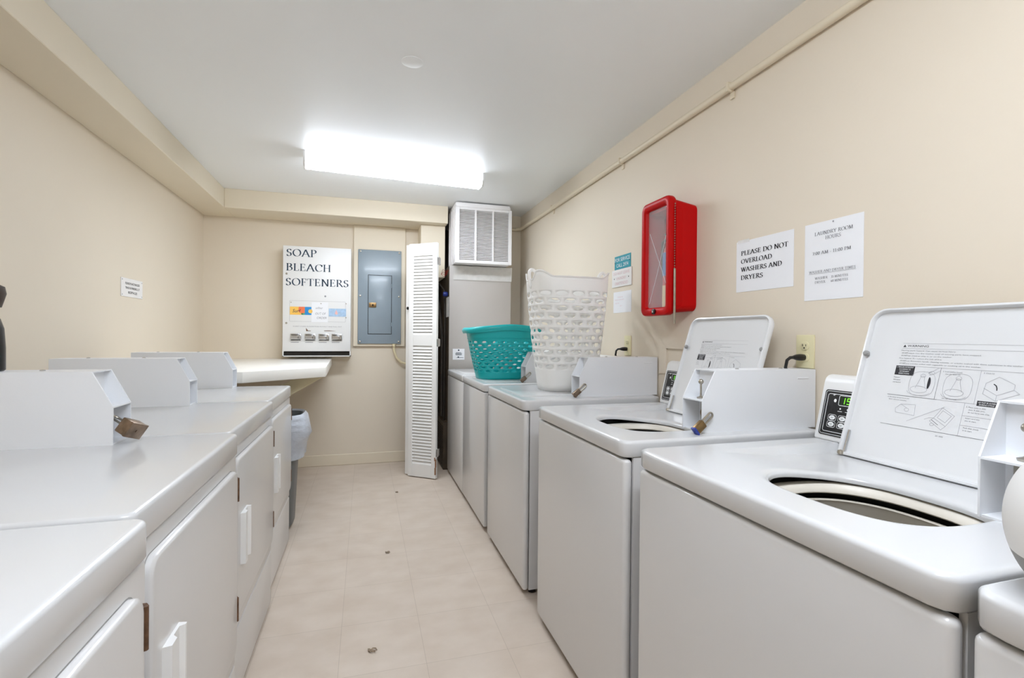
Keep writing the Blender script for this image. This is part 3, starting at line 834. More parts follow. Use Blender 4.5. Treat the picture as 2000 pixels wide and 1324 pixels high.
# ------------------------------------------------------------------ soap dispenser on the back wall
YD = 4.68
t = thing('soap_dispenser', 'white wall vending box lettered soap, bleach and softeners', 'soap dispenser', (-.404, YB, 1.022))
mb = MB().box(-.684, -.124, YD, YB-.001, 1.052, 1.967, .004, 2).box(-.684, -.676, YD, YB-.001, 1.006, 1.06).box(-.132, -.124, YD, YB-.001, 1.006, 1.06).box(-.684, -.124, YD, YB-.001, 1.006, 1.014).box(-.676, -.132, YB-.02, YB-.001, 1.014, 1.055)
obj('case', mb, 'plastic', t)
obj('tray', MB().box(-.676, -.132, YD+.02, YD+.12, 1.014, 1.050), 'dark', t)
fr = Frame((-.684, YD, 1.052), (1, 0, 0), (0, 0, 1), .0008)
mb = MB()
serif(mb, fr, 'SOAP', .026, .825, .062, weight=.155, width=.245)
serif(mb, fr, 'BLEACH', .026, .700, .062, weight=.155, width=.365)
serif(mb, fr, 'SOFTENERS', .022, .572, .062, weight=.155, width=.518)
obj('lettering', mb, 'blueink', t, 180)
def card(name, x0, x1, z0, z1, m, lift=.0008):
    mb = MB(); f = Frame(fr.o, fr.r, fr.u, lift); rect(mb, f, x0, x1, z0, z1); return obj(name, mb, m, t, 180)
mb = MB(); q = rrect(.055, .515, .26, .44, .006); line(mb, fr, q+[q[0]], .0012); obj('window_outline', mb, 'paleink', t, 180)
f1 = Frame(fr.o, fr.r, fr.u, .0005); f2 = Frame(fr.o, fr.r, fr.u, .0012); f3 = Frame(fr.o, fr.r, fr.u, .0018)
y0c = card('product_card', .058, .178, .318, .388, 'cardY', .0005)
mb = MB(); mb.face([f2.p(.13, .388), f2.p(.178, .388), f2.p(.178, .335), f2.p(.15, .33), f2.p(.125, .35)]); obj('product_card', mb, 'cardO', t, 180)
mb = MB(); mb.face([f2.p(.15, .33), f2.p(.178, .335), f2.p(.178, .318), f2.p(.155, .318)]); disc(mb, f2, .155, .326, .006); obj('card_print', mb, 'cardG', t, 180)
mb = MB(); sans(mb, f3, 'Surf', .078, .338, .030, slant=.25, width=.062); obj('card_print', mb, 'blueink', t, 180)
card('product_card', .178, .256, .318, .388, 'cardB', .0005)
mb = MB(); disc(mb, f2, .224, .35, .018, 8); obj('card_print', mb, 'cardY', t, 180)
card('product_card', .375, .520, .308, .378, 'cardP', .0005)
mb = MB(); mb.face([f2.p(.425, .335), f2.p(.437, .368), f2.p(.452, .335), f2.p(.44, .322)]); obj('card_print', mb, 'cardR', t, 180)
mb = MB().box(-.684+.232, -.684+.368, YD-.002, YD, 1.052+.255, 1.052+.43, .0005, 1); obj('paper_note', mb, 'paper', t)
f4 = Frame((-.684, YD-.002, 1.052), (1, 0, 0), (0, 0, 1), .0006); mb = MB()
sans(mb, f4, 'softner', .265, .372, .020, slant=.3, width=.058); sans(mb, f4, 'OUT OF', .262, .322, .020, slant=.2, width=.085); sans(mb, f4, 'ORDER', .275, .285, .020, slant=.2, width=.082)
obj('note_writing', mb, 'paleink', t, 180)
mb = MB(); sans(mb, fr, 'INSERT COINS IN SLIDE PUSH IN FULLY AND PULL OUT', .085, .213, .009, width=.40); obj('small_print', mb, 'paleink', t, 180)
mb = MB(); mb.face([fr.p(.188, .205), fr.p(.205, .182), fr.p(.228, .18), fr.p(.228, .176), fr.p(.19, .176)]); mb.face([fr.p(.335, .182), fr.p(.38, .184), fr.p(.44, .178), fr.p(.34, .177)]); obj('scuff_mark', mb, 'hinge', t, 180)
for x, z, r_ in ((.067, .425, .005), (.31, .42, .005), (.52, .425, .005), (.52, .3, .005), (.03, .672, .009), (.03, .245, .009)):
    obj('screw_head', MB().lathe((-.684+x, YD, 1.052+z), [(r_, .001), (r_, -.002), (r_*.5, -.003)], 12, 'y'), 'steel', t)
mb2 = MB(); disc(mb2, fr, .345, .485, .008); obj('vent_mark', mb2, 'paleink', t, 180)
for i, x in enumerate((.108, .224, .336, .444)):
    xx = -.684+x
    mb = MB().box(xx-.045, xx+.045, YD-.010, YD, 1.145, 1.206, .003, 2)
    mb.box(xx-.040, xx+.02, YD-.028, YD-.009, 1.172-.012, 1.185, .002, 1).box(xx+.022, xx+.038, YD-.02, YD-.009, 1.156, 1.196, .002, 1)
    sl = obj('coin_slide', mb, 'chrome', t)
    mb = MB(); f5 = Frame((xx, YD-.0102, 1.145), (1, 0, 0), (0, 0, 1), .0006)
    line(mb, f5, [(-.035, .05), (.03, .05)], .006); line(mb, f5, [(-.035, .006), (.035, .006)], .008)
    obj('coin_slot', mb, 'dark', sl, 180)
    mb = MB(); line(mb, fr, [(x-.04, .078), (x+.02, .078)], .005); obj('price_label', mb, 'paleink', t, 180)

# ------------------------------------------------------------------ breaker panel on its board
single('backing_board', MB().box(-.106, .362, YB-.026, YB-.001, 1.094, 2.213, .003, 1), 'trimpaint', 'tall beige painted board behind the grey breaker panel', 'board', (.128, YB, 1.094))
YP = YB-.026
t = thing('breaker_panel', 'blue-grey metal electrical breaker panel on the back wall', 'breaker panel', (.128, YP, 1.114))
obj('cover', MB().box(-.066, .324, YP-.016, YP, 1.118, 1.990, .006, 2), 'grey_panel', t)
x0, x1, z0, z1 = .028, .232, 1.212, 1.752
dr_ = obj('door', MB().box(x0, x1, YP-.022, YP-.015, z0, z1, .004, 2), 'grey_panel', t)
fr = Frame((0, YP-.016, 0), (1, 0, 0), (0, 0, 1), .0006); mb = MB()
line(mb, fr, [(x0-.004, z0-.004), (x1+.004, z0-.004), (x1+.004, z1+.004), (x0-.004, z1+.004), (x0-.004, z0-.004)], .004)
obj('door_gap', mb, 'dark', t, 180)
obj('latch', MB().box(x0+.004, x0+.07, YP-.030, YP-.021, 1.455, 1.50, .004, 2), 'brass', dr_)
obj('latch_hole', MB().box(x0+.033, x0+.045, YP-.033, YP-.029, 1.466, 1.486, .002, 1), 'dark', dr_)
for z in (1.30, 1.66): obj('hinge', MB().tube([(x1+.006, YP-.02, z-.018), (x1+.006, YP-.02, z+.018)], .005, 8), 'grey_panel', t)
for x in (-.046, .304):
    for z in (1.137, 1.56, 1.972): obj('screw', MB().lathe((x, YP-.016, z), [(.009, 0), (.009, -.003), (.004, -.005)], 12, 'y'), 'steel', t)
pts = [(.262, YP-.01, 1.118), (.262, YP-.01, 1.06), (.285, YP-.012, .99), (.325, YP-.014, .945), (.375, YP-.014, .93)]
single('electric_cable', MB().tube(pts, .011, 10).lathe((.262, YP-.012, 1.105), [(.016, -.012), (.018, 0), (.016, .013)], 12), 'wood', 'short beige cable curving out below the breaker panel', 'cable', (.262, YP, 1.0))

# ------------------------------------------------------------------ bifold louvre door
ang = atan2(-.166, .213)
t = thing('bifold_door', 'white louvred bifold door folded open in front of the closet', 'door', (.354, 4.301, 0), None, ang)
local()
DW, DH = .27, 1.972
for k in range(2):
    yb = k*.0345; ox = -.05*k
    mb = MB().box(ox, ox+.042, yb, yb+.03, .008, DH, .002, 1).box(DW+ox-.042, DW+ox, yb, yb+.03, .008, DH, .002, 1)
    for a, c in ((.008, .118), (1.112, 1.205), (1.868, DH)): mb.box(ox+.042, DW+ox-.042, yb+.002, yb+.028, a, c, .002, 1)
    pn = obj('door_panel', mb, 'door', t)
    for a, c, nn_ in ((.118, 1.112, 38), (1.205, 1.868, 25)):
        mb = MB(); pitch = (c-a)/nn_
        for i in range(nn_):
            zc_ = a+pitch*(i+.5)
            mb.prism([(ox+.042, yb+.003, zc_-pitch*.50), (ox+.042, yb+.007, zc_-pitch*.56), (ox+.042, yb+.027, zc_+pitch*.66), (ox+.042, yb+.022, zc_+pitch*.80)], (DW-.084, 0, 0))
        obj('louvre', mb.fix(), 'door', pn)
for z in (.22, 1.14, 1.82):
    mb = MB().box(DW-.001, DW+.003, .004, .060, z-.03, z+.03, .001, 1).tube([(DW+.004, .032, z-.034), (DW+.004, .032, z+.034)], .0045, 8)
    obj('hinge', mb, 'chrome', t)
obj('knob', MB().lathe((-.002, .015, 1.10+.33), [(.006, 0), (.006, -.01), (.013, -.014), (.013, -.022), (.004, -.026)], 14, 'x'), 'dark', t)
mb = MB().box(DW-.010, DW+.0006, -.0008, .010, .04, .10, .001, 1).box(DW-.006, DW+.0006, -.0008, .016, .10, .17, .001, 1).box(DW-.013, DW-.002, -.0008, .004, .155, .185, .001, 1); obj('chipped_corner', mb, 'chip', t)

# ------------------------------------------------------------------ furnace and air box in the closet
t = thing('furnace', 'tall grey furnace cabinet standing in the closet at the back right', 'furnace', (1.0, 4.72, 0))
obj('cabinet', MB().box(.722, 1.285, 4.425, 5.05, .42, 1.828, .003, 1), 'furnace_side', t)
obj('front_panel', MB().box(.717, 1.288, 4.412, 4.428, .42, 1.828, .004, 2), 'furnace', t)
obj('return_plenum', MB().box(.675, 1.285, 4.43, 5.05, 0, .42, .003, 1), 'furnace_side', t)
mb = MB()
for i in range(12):
    for j in range(16): mb.box(.672, .676, 4.45+i*.045, 4.465+i*.045, .03+j*.023, .042+j*.023)
obj('perforation', mb, 'black', t)
obj('pipe', MB().tube([(.69, 4.62, .45), (.69, 4.62, 1.2), (.66, 4.66, 1.5), (.60, 4.72, 1.65)], .014, 8), 'copper', t)
obj('pipe', MB().tube([(.70, 4.56, .42), (.702, 4.55, 1.35), (.70, 4.60, 1.62), (.66, 4.7, 1.7)], .008, 8), 'copper', t)
obj('valve', MB().lathe((.695, 4.50, 1.575), [(.018, -.02), (.024, 0), (.018, .02)], 12, 'x'), 'bluebumper', t)
obj('side_label', MB().box(.719, .722, 4.47, 4.60, 1.37, 1.55), 'paper', t)
mb = MB().box(.752, .858, 4.4105, 4.412, .985, 1.083); st = obj('sticker', mb, 'paper', t)
fr = Frame((.752, 4.4105, .985), (1, 0, 0), (0, 0, 1)); mb = MB()
for i, (a, c) in enumerate(((.03, .075), (.025, .08), (.028, .078))): line(mb, fr, [(a, .062-i*.009), (c, .062-i*.009)], .005)
disc(mb, fr, .053, .085, .007); line(mb, fr, [(.035, .018), (.095, .018)], .003); disc(mb, fr, .05, .024, .006)
obj('sticker_print', mb, 'blueink', st, 180)
mb = MB()
mb.loft([[(.755+.535*i/14, 4.392+.012*sin(i*2.1)+.004*sin(i*5), 1.826), (.752+.538*i/14, 4.402+.008*sin(i*1.7), 1.77), (.75+.54*i/14, 4.404+.003*sin(i*3), 1.70)] for i in range(15)], (False, False), False)
obj('plastic_flashing', mb, 'film', t, 80)
mb = MB()
for i in range(4):
    obj('wire', MB().tube([(.716, 4.44+.03*i, 1.79-.008*i), (.69, 4.46+.03*i, 1.775-.012*i), (.672+.006*i, 4.5+.02*i, 1.80-.02*i), (.664, 4.56, 1.76)], .0014, 5), 'redpaint', t)

t = thing('air_return_box', 'white boxy air return with three louvred panels atop the furnace', 'air vent', (1.0, 4.47, 1.832))
yf = 4.27
obj('case', MB().box(.748, 1.245, yf+.02, 4.68, 1.834, 2.352, .004, 1), 'grille', t)
mb = MB()
for i in range(4): mb.box(.742, .749, yf+.05+i*.09, yf+.062+i*.09, 1.83, 2.33, .002, 1)
obj('side_rib', mb, 'grille', t)
obj('top_cap', MB().box(.744, 1.232, yf-.008, 4.60, 2.318, 2.356, .006, 2), 'grille', t)
gx0, gx1, gz0, gz1 = .742, 1.250, 1.832, 2.318
cols = [(.778, .913), (.930, 1.072), (1.086, 1.222)]
mb = MB().box(gx0, cols[0][0], yf-.004, yf+.02, gz0, gz1, .003, 1).box(cols[2][1], gx1, yf-.004, yf+.02, gz0, gz1, .003, 1)
mb.box(cols[0][0], cols[2][1], yf-.004, yf+.02, gz1-.022, gz1, .003, 1).box(cols[0][0], cols[2][1], yf-.004, yf+.02, gz0, gz0+.024, .003, 1)
mb.box(cols[0][1], cols[1][0], yf-.004, yf+.02, gz0+.02, gz1-.02, .002, 1).box(cols[1][1], cols[2][0], yf-.004, yf+.02, gz0+.02, gz1-.02, .002, 1)
gf = obj('grille_frame', mb, 'grille', t)
for a, c in cols:
    mb = MB(); ns = 32; pitch = (gz1-gz0-.046)/ns
    for i in range(ns):
        z = gz0+.024+pitch*(i+.5)
        mb.prism([(a, yf+.001, z-pitch*.48), (a, yf+.004, z-pitch*.5), (a, yf+.0175, z+pitch*.16), (a, yf+.0155, z+pitch*.26)], (c-a, 0, 0))
    obj('louvre', mb.fix(), 'grille', gf)
obj('filter', MB().box(.76, 1.235, yf+.0185, yf+.0205, gz0+.01, gz1-.01), 'furnace', t)

# ------------------------------------------------------------------ laundry baskets
def holed_basket(name, mname, parent, C, base, top, z0, ztop, v0, v1, nrow, ncol, hw, hh, p=3.2, bulge=0.0, solid=.003, extra=()):
    """ztop(a): rim height by angle; cells between v0 and v1 carry a staggered hole each"""
    zb = sum(ztop(2*pi*i/64) for i in range(64))/64
    def P(u, v):
        a = 2*pi*u; vt = max(0, (v-v1)/(1-v1))
        k = v+bulge*sin(pi*v)
        hx = base[0]+(top[0]-base[0])*k; hy = base[1]+(top[1]-base[1])*k
        ca, sa = cos(a), sin(a)
        r = (abs(ca/hx)**p+abs(sa/hy)**p)**(-1/p)
        return Vector((C[0]+r*ca, C[1]+r*sa, z0+(zb-z0)*v+(ztop(a)-zb)*vt))
    # even spacing along the perimeter
    S = 720; acc = [0]; pm = [P(i/S, .6) for i in range(S+1)]
    for i in range(S): acc.append(acc[-1]+((pm[i+1]-pm[i]).xy).length)
    def U(s):
        s = (s % 1.0)*acc[-1]; lo, hi = 0, S
        while hi-lo > 1:
            mid = (lo+hi)//2
            if acc[mid] <= s: lo = mid
            else: hi = mid
        return (lo+(s-acc[lo])/max(1e-9, acc[hi]-acc[lo]))/S
    mb = MB(); bm = mb.bm; dv = (v1-v0)/nrow
    for r in range(nrow):
        for c in range(ncol):
            s0 = (c+.5*(r % 2))/ncol; ds = 1/ncol; va = v0+r*dv
            bnd = []
            for i in range(4): bnd.append((i/4, 0))
            for i in range(4): bnd.append((1, i/4))
            for i in range(4): bnd.append((1-i/4, 1))
            for i in range(4): bnd.append((0, 1-i/4))
            ov = [mb.v(P(U(s0+ds*a), va+dv*b_)) for a, b_ in bnd]
            iv = []
            for a, b_ in bnd:
                th = atan2(b_-.5, a-.5)
                iv.append(mb.v(P(U(s0+ds*(.5+hw*cos(th))), va+dv*(.5+hh*sin(th)))))
            for i in range(16): bm.faces.new((ov[i], ov[(i+1) % 16], iv[(i+1) % 16], iv[i]))
    ns = ncol*4
    def band(a, b_, m_):
        rows = [[mb.v(P(U(i/ns), a+(b_-a)*j/m_)) for i in range(ns)] for j in range(m_+1)]
        for A, B in zip(rows, rows[1:]):
            for i in range(ns): bm.faces.new((A[i], A[(i+1) % ns], B[(i+1) % ns], B[i]))
        return rows
    low = band(0, v0, 3); band(v1, 1, 4)
    bm.faces.new([mb.v(Vector((C[0]+(q.co.x-C[0])*.94, C[1]+(q.co.y-C[1])*.94, z0+.001))) for q in low[0]])
    cap = bm.faces[-1] if False else None
    bmesh.ops.remove_doubles(bm, verts=bm.verts, dist=2e-4)
    mb.fix()
    o = obj(name, mb, mname, parent, 50, solid)
    return o, P, U

ZW = .9085
# teal hip basket
t = thing('laundry_basket', 'teal plastic laundry basket with round holes standing on a closed washer', 'laundry basket', (.925, 3.325, ZW))
C = (.925, 3.325)
def ztt(a): return 1.247+.036*max(0, sin(a)**2-.15)+.004*cos(2*a)
sh, P, U = holed_basket('basket_shell', 'teal', t, C, (.188, .135), (.262, .185), ZW+.002, ztt, .13, .74, 9, 20, .25, .37, 3.0, .05)
pts = [P(U(i/120), 1.0) for i in range(120)]
mb = MB()
rings = []
for i in range(120):
    q = pts[i]; o_ = Vector((q.x-C[0], q.y-C[1], 0)); o_.normalize(); f = 1+.5*max(0, abs(cos(2*pi*U(i/120)))-.82)*4
    rings.append([q+o_*-.002, q+o_*.010*f+Vector((0, 0, .004)), q+o_*.018*f+Vector((0, 0, -.004)), q+o_*.020*f+Vector((0, 0, -.018)), q+o_*.013*f+Vector((0, 0, -.034)), q+o_*.011*f+Vector((0, 0, -.020)), q+Vector((0, 0, -.012))])
rings.append(rings[0]); mb.loft(rings, (False, False)); bmesh.ops.remove_doubles(mb.bm, verts=mb.bm.verts, dist=1e-5)
obj('rim', mb.fix(), 'teal', t, 60)
mb = MB(); q0 = [P(U(i/80), .78) for i in range(80)]
mb.tube([q+(Vector((q.x-C[0], q.y-C[1], 0)).normalized()*.002) for q in q0], .0035, 6, True); obj('rib', mb, 'teal', t)

# tall white hamper with ear handles
t = thing('laundry_hamper', 'tall flexible white hamper with oval holes and ear handles', 'laundry hamper', (1.072, 2.565, ZW))
C = (1.072, 2.565)
def ss_(x): x = max(0, min(1, x)); return x*x*(3-2*x)
def zth(a):
    f = abs(cos(a))
    return 1.512+.034*ss_((f-.66)/.22)*(1-ss_((f-.93)/.05))-.008*ss_((f-.93)/.05)
sh, P, U = holed_basket('hamper_shell', 'hamper', t, C, (.148, .115), (.216, .165), ZW+.002, zth, .18, .88, 11, 14, .35, .32, 3.4, .10)
mb = MB().tube([P(U(i/120), 1.0) for i in range(120)], .005, 8, True); obj('rim', mb, 'hamper', t)
for s in (-1, 1):
    xe = C[0]+s*.219
    pts = [(xe-s*d_, C[1]+y_, z_) for d_, y_, z_ in ((.002, -.012, 1.468), (-.004, -.016, 1.512), (-.006, -.016, 1.543), (.006, -.016, 1.559), (.024, -.018, 1.552), (.040, -.03, 1.530), (.034, -.03, 1.500), (.016, -.02, 1.474))]
    sm_ = []
    L = len(pts)
    for i in range(L):
        p0, p1, p2, p3 = (Vector(pts[(i+k) % L]) for k in (-1, 0, 1, 2))
        for k in range(5):
            x = k/5
            sm_.append(.5*((2*p1)+(p2-p0)*x+(2*p0-5*p1+4*p2-p3)*x*x+(3*p1-p0-3*p2+p3)*x**3))
    obj('handle', MB().tube(sm_, .0095, 8, True), 'hamper', t)

# ------------------------------------------------------------------ fire extinguisher cabinet
t = thing('extinguisher_cabinet', 'red plastic fire extinguisher cabinet with clear front on the right wall', 'extinguisher cabinet', (1.40, 2.06, 1.31))
y0, y1, z0, z1 = 1.945, 2.185, 1.322, 1.812
# body: open box shell tapering to the wall
mb = MB()
def fr_(x, i, r): return [(x, a, c) for a, c in rrect(y0+i, y1-i, z0+i, z1-i, max(r-i, .005))]
def fb_(x): return [(x, a, c) for a, c in rrect(y0+.018, y1, z0-.006, z1+.026, .03)]
mb.loft([fr_(XR-.001, .0, .03), fb_(1.35), fr_(1.345, .006, .03), fr_(1.345, .012, .03), fr_(1.43, .012, .03)], (True, True))
obj('body', mb.fix(), 'red', t, 40)
fy0, fy1, fz0, fz1 = 1.957, 2.200, 1.303, 1.852
def ff(x, i, r): return [(x, a, c) for a, c in rrect(fy0+i, fy1-i, fz0+i, fz1-i, max(r-i, .012))]
mb = MB().loft([ff(1.352, .004, .038), ff(1.345, 0, .038), ff(1.326, 0, .038), ff(1.318, .003, .038), ff(1.314, .012, .038), ff(1.316, .028, .05), ff(1.322, .036, .05), ff(1.338, .040, .05), ff(1.345, .012, .038), ff(1.352, .004, .038)], (False, False))
obj('front_frame', mb.fix(), 'red', t, 40)
obj('clear_window', MB().loft([ff(1.336, .036, .05), ff(1.334, .036, .05)], (True, True)), 'glass', t)
mb = MB(); f = Frame((1.333, fy1, fz0), (0, -1, 0), (0, 0, 1), .0006)
line(mb, f, [(.055, .40), (.165, .20), (.205, .12)], .0018); line(mb, f, [(.215, .43), (.12, .20), (.055, .06)], .0018); obj('score_line', mb, 'paper', t, 180)
obj('lock', MB().lathe((1.316, 2.075, 1.322), [(.013, 0), (.013, -.008), (.009, -.010), (.002, -.010)], 16, 'x'), 'black', t)
obj('lock_core', MB().box(1.3045, 1.307, 2.070, 2.080, 1.317, 1.327, .001, 1), 'chrome', t)
mb = MB()
for i in range(38): mb.lathe((1.340, fy0-.004, 1.806-i*.0112), [(.001, -.0035), (.0032, 0), (.001, .0035)], 8)
ch = obj('chain', mb, 'steel', t)
obj('hammer_bar', MB().tube([(1.338, fy0-.008, 1.512), (1.338, fy0-.010, 1.262)], .0058, 12), 'steel', t)
t = thing('fire_extinguisher', 'red fire extinguisher with blue label inside the red cabinet', 'fire extinguisher', (1.392, 2.06, 1.331))
obj('cylinder', MB().lathe((1.388, 2.055, 1.331), [(.03, 0), (.036, .004), (.036, .26), (.03, .29), (.014, .31), (.014, .335)], 24), 'redpaint', t)
obj('label', MB().lathe((1.388, 2.055, 1.331), [(.0367, .16), (.0367, .27)], 24, caps=(False, False)), 'bluelabel', t)
obj('label', MB().lathe((1.388, 2.055, 1.331), [(.0367, .012), (.0367, .115)], 24, caps=(False, False)), 'amber', t)
obj('valve', MB().box(1.376, 1.40, 2.035, 2.075, 1.662, 1.690, .004).box(1.38, 1.396, 2.02, 2.10, 1.69, 1.70, .003), 'black', t)
obj('hose', MB().tube([(1.388, 2.08, 1.675), (1.385, 2.115, 1.66), (1.385, 2.118, 1.6), (1.387, 2.105, 1.45), (1.387, 2.10, 1.40)], .008, 8), 'black', t)
obj('pressure_gauge', MB().lathe((1.374, 2.055, 1.672), [(.012, 0), (.012, -.006), (.009, -.008)], 14, 'x'), 'chrome', t)

# ------------------------------------------------------------------ notices on the walls
def wall_sign(name, label, cat, y_left, y_right, zb, zt_, m, th=.0012, group=None, wall=XR, tilt=0):
    """flat sign on the right wall; returns thing and a frame with origin at its lower left"""
    t = thing(name, label, cat, (wall, (y_left+y_right)/2, zb), group)
    x1 = wall-.0002; x0 = x1-th
    mb = MB().box(x0, x1, min(y_left, y_right), max(y_left, y_right), zb, zt_, min(.0004, th*.3), 1)
    if tilt: mb.xf(Matrix.Translation((wall, (y_left+y_right)/2, zt_)) @ Matrix.Rotation(tilt, 4, 'X') @ Matrix.Translation((-wall, -(y_left+y_right)/2, -zt_)))
    obj('sheet', mb, m, t)
    return t, Frame((x0, y_left, zb), (0, -1, 0), (0, 0, 1), .0007)
t, f = wall_sign('paper_notice', 'landscape paper notice asking not to overload washers and dryers', 'notice', 1.690, 1.407, 1.385, 1.588, 'paper', group='paper notices on the right wall')
mb = MB()
for i, (s, wd) in enumerate((('PLEASE DO NOT', .232), ('OVERLOAD', .158), ('WASHERS AND', .205), ('DRYERS', .115))):
    serif(mb, f, s, .027, .146-i*.0325, .0175, weight=.21, width=wd)
obj('lettering', mb, 'ink', t, 180)
obj('tape', MB().box(XR-.002, XR-.0013, 1.62, 1.682, 1.582, 1.594), 'film', t)
t, f = wall_sign('paper_notice', 'portrait paper notice of laundry room hours, seven to eleven', 'notice', 1.361, 1.1495, 1.329, 1.588, 'paper', group='paper notices on the right wall')
mb = MB()
serif(mb, f, 'LAUNDRY ROOM', .108, .216, .0115, 'c', .14, .137); serif(mb, f, 'HOURS', .108, .1985, .0115, 'c', .14, .056)
serif(mb, f, '7:00 AM - 11:00 PM', .101, .152, .0105, 'c', .15, .140)
serif(mb, f, 'WASHER AND DRYER TIMES', .103, .091, .0085, 'c', .13, .168); line(mb, f, [(.018, .0885), (.188, .0885)], .0007)
serif(mb, f, 'WASHER', .042, .0695, .0078, 'l', .13, .048); serif(mb, f, '35 MINUTES', .102, .0695, .0078, 'l', .13, .06)
serif(mb, f, 'DRYER', .042, .056, .0078, 'l', .13, .040); serif(mb, f, '60 MINUTES', .102, .056, .0078, 'l', .13, .06)
obj('lettering', mb, 'greyink', t, 180)
mb = MB(); disc(mb, f, .108, .252, .003); obj('tack', mb, 'paleink', t, 180)
t, f = wall_sign('service_sign', 'small teal plastic sign reading for service call', 'sign', 2.722, 2.534, 1.604, 1.683, 'signteal', .003)
mb = MB(); sans(mb, f, 'FOR SERVICE', .094, .046, .022, 'c', .172); sans(mb, f, 'CALL 2974', .094, .012, .022, 'c', .14); obj('lettering', mb, 'whiteink', t, 180)
mb = MB(); disc(mb, f, .008, .04, .004); disc(mb, f, .18, .04, .004); obj('screw', mb, 'ink', t, 180)
t, f = wall_sign('plastic_sign', 'white plastic sign about unattended laundry, directly under the teal sign', 'sign', 2.748, 2.518, 1.499, 1.602, 'signwhite', .006)
mb = MB(); sans(mb, f, 'DO NOT LEAVE', .115, .072, .018, 'c', .19); sans(mb, f, 'LAUNDRY', .115, .042, .018, 'c', .11); sans(mb, f, 'UNATTENDED', .115, .012, .018, 'c', .155); obj('lettering', mb, 'pinkink', t, 180)
mb = MB(); disc(mb, f, .03, .05, .004); disc(mb, f, .2, .05, .004); obj('screw', mb, 'ink', t, 180)
t, f = wall_sign('paper_note', 'small square white note with faint lines under the laundry sign', 'note', 2.736, 2.524, 1.345, 1.470, 'paper')
mb = MB(); sans(mb, f, 'PLEASE', .055, .090, .006, width=.06); sans(mb, f, 'REMOVE CLOTHES PROMPTLY', .022, .074, .006, width=.11); sans(mb, f, 'THANK YOU', .022, .054, .006, width=.05); sans(mb, f, 'MGMT', .08, .038, .005, width=.03); obj('lettering', mb, 'pinkink', t, 180)
# left wall trash sign
t = thing('plastic_sign', 'small white plastic sign on the left wall about trash', 'sign', (XL, 3.48, 1.41))
obj('sheet', MB().box(XL, XL+.004, 3.341, 3.624, 1.410, 1.518, .001, 1), 'signwhite', t)
f = Frame((XL+.004, 3.341, 1.410), (0, 1, 0), (0, 0, 1), .0007); mb = MB()
sans(mb, f, 'PLEASE PLACE BAGGED', .145, .072, .014, 'c', .19); sans(mb, f, 'TRASH IN PARKING LOT', .145, .046, .014, 'c', .19); sans(mb, f, 'RECEPTACLES', .145, .020, .014, 'c', .118)
obj('lettering', mb, 'ink', t, 180)
for a, c in ((.012, .097), (.271, .097), (.012, .011), (.271, .011)):
    mb = MB(); disc(mb, f, a, c, .0042); obj('screw', mb, 'paleink', t, 180)

# ------------------------------------------------------------------ outlets and plugs
def outlet(yc, zc_, label, plug_label):
    t = thing('wall_outlet', label, 'electrical outlet', (XR, yc, zc_), 'ivory wall outlets')
    obj('plate', MB().box(XR-.006, XR-.0002, yc-.036, yc+.036, zc_-.057, zc_+.057, .002, 2), 'outlet', t)
    for s in (-1, 1):
        zz = zc_+s*.02
        mb = MB().loft([[(x, a, c) for a, c in smooth_rect(yc, zz, .017-i, .0145-i, 3, 20)] for x, i in ((XR-.0058, 0), (XR-.008, 0), (XR-.0085, .001))], (False, True))
        sk = obj('socket', mb.fix(), 'outlet', t)
        f = Frame((XR-.0085, yc, zz), (0, -1, 0), (0, 0, 1), .0005); mb = MB()
        rect(mb, f, -.008, -.0055, -.002, .006); rect(mb, f, .0055, .008, -.002, .005); disc(mb, f, 0, -.0075, .0028, 8)
        obj('slots', mb, 'dark', sk, 180)
    t = thing('power_plug', plug_label, 'plug', (XR-.008, yc+.004, zc_-.02), 'black power plugs')
    obj('plug', MB().loft([[(x, a, c) for a, c in smooth_rect(yc+.004, zc_-.02, h, h*.8, 2.6, 16)] for x, h in ((XR-.009, .013), (XR-.020, .0145), (XR-.034, .013), (XR-.046, .009), (XR-.052, .006))], (True, True)).fix(), 'black', t)
    pts = [(XR-.048, yc+.004, zc_-.02), (XR-.062, yc+.006, zc_-.021), (XR-.071, yc+.010, zc_-.030), (XR-.073, yc+.014, zc_-.055), (XR-.055, yc+.016, zc_-.10), (XR-.014, yc+.018, zc_-.20)]
    obj('cord', MB().tube(pts, .0055, 8), 'black', t)
outlet(1.352, 1.156, 'ivory wall outlet under the paper notices', 'black plug in the outlet under the paper notices')
outlet(2.556, 1.152, 'ivory wall outlet beside the tall white hamper', 'black plug in the outlet beside the tall white hamper')
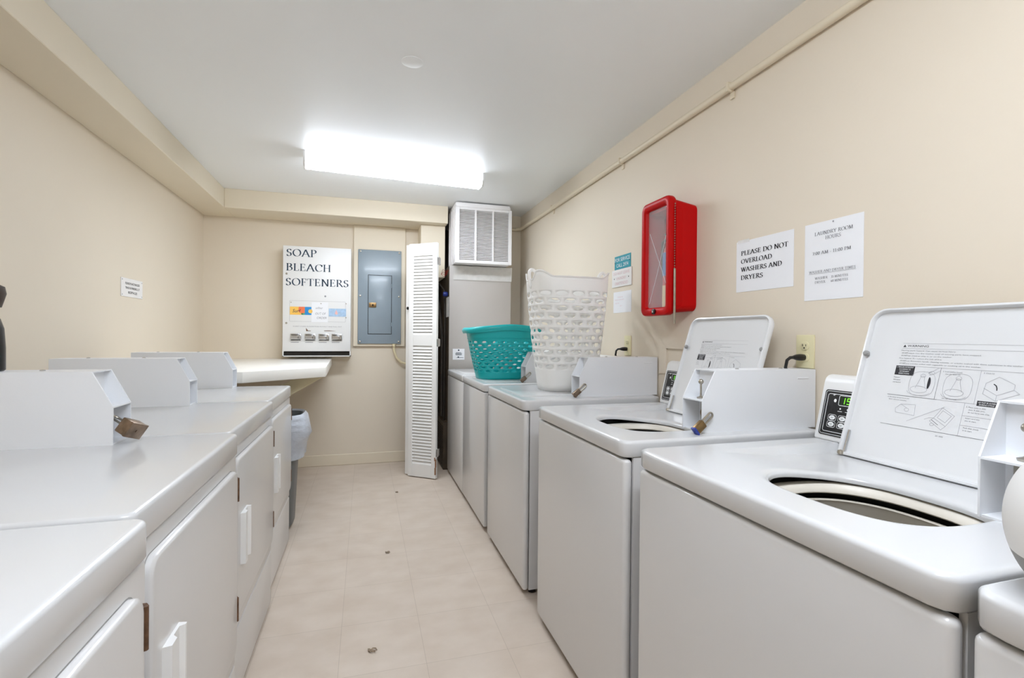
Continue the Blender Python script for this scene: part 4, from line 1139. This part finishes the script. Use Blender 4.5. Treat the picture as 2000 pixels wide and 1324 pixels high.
# shallow framed recess in the wall behind the second washer
t = thing('wall_access_frame', 'beige painted recessed frame in the right wall behind the open washers', 'wall frame', (XR, 2.07, 1.02))
obj('frame', MB().box(XR-.012, XR, 2.165, 2.225, 1.02, 1.205).box(XR-.012, XR, 1.93, 1.975, 1.02, 1.205).box(XR-.012, XR, 1.975, 2.165, 1.146, 1.205), 'wall', t)
mb = MB().box(XR-.001, XR, 1.975, 2.165, 1.02, 1.146); obj('panel', mb, 'wall', t)

# ------------------------------------------------------------------ small things on the machines and the floor
t = thing('black_bottle', 'black bottle with a dark brown round cap on the nearest dryer coin box', 'bottle', (-.936, 1.597, 1.098))
obj('bottle_body', MB().lathe((-.936, 1.597, 1.098), [(.04, 0), (.044, .004), (.044, .06), (.041, .11), (.034, .135), (.02, .150), (.015, .166)], 28), 'bottle', t)
obj('bottle_cap', MB().lathe((-.936, 1.597, 1.098), [(.016, .163), (.036, .165), (.040, .18), (.045, .2), (.042, .218), (.02, .230), (.002, .232)], 28), 'cap', t)
t = thing('round_jug', 'round-bellied white jug with grey base at the right edge on the nearest washer', 'jug', (.785, .322, .905))
def jr(z): return .097*sqrt(max(.02, 1-((z-.088)/.106)**2))
obj('jug_body', MB().lathe((.785, .322, .905), [(jr(.052+.123*i/20), .052+.123*i/20) for i in range(21)]+[(.036, .195), (.034, .205), (.034, .255)], 96), 'hamper', t)
obj('jug_base', MB().lathe((.785, .322, .905), [(jr(0)-.006, 0)]+[(jr(.052*i/8), max(.002, .052*i/8)) for i in range(9)], 96), 'rubber', t)
obj('jug_cap', MB().lathe((.785, .322, .905), [(.037, .25), (.038, .28), (.034, .285)], 24), 'plastic', t)
for (x, y, a, lab) in ((.034, 1.951, .018, 'brown curl of lint on the floor, nearest the camera'), (.127, 2.813, .013, 'flat brown scrap on the floor midway down the aisle'), (.24, 3.877, .010, 'tiny tan scrap on the floor near the folding door')):
    mb = MB()
    for i in range(3):
        q = [(x+a*(cos(k*.7+i*2)*(1-.12*k)), y+a*.6*sin(k*.9+i), .0025+.004*abs(sin(k+i))) for k in range(6)]
        mb.tube(q, [.0018, .003, .0034, .003, .0024, .001], 6, flat=.6)
    single('lint_scrap', mb, 'lint', lab, 'lint', (x, y, 0), 'scraps on the floor')
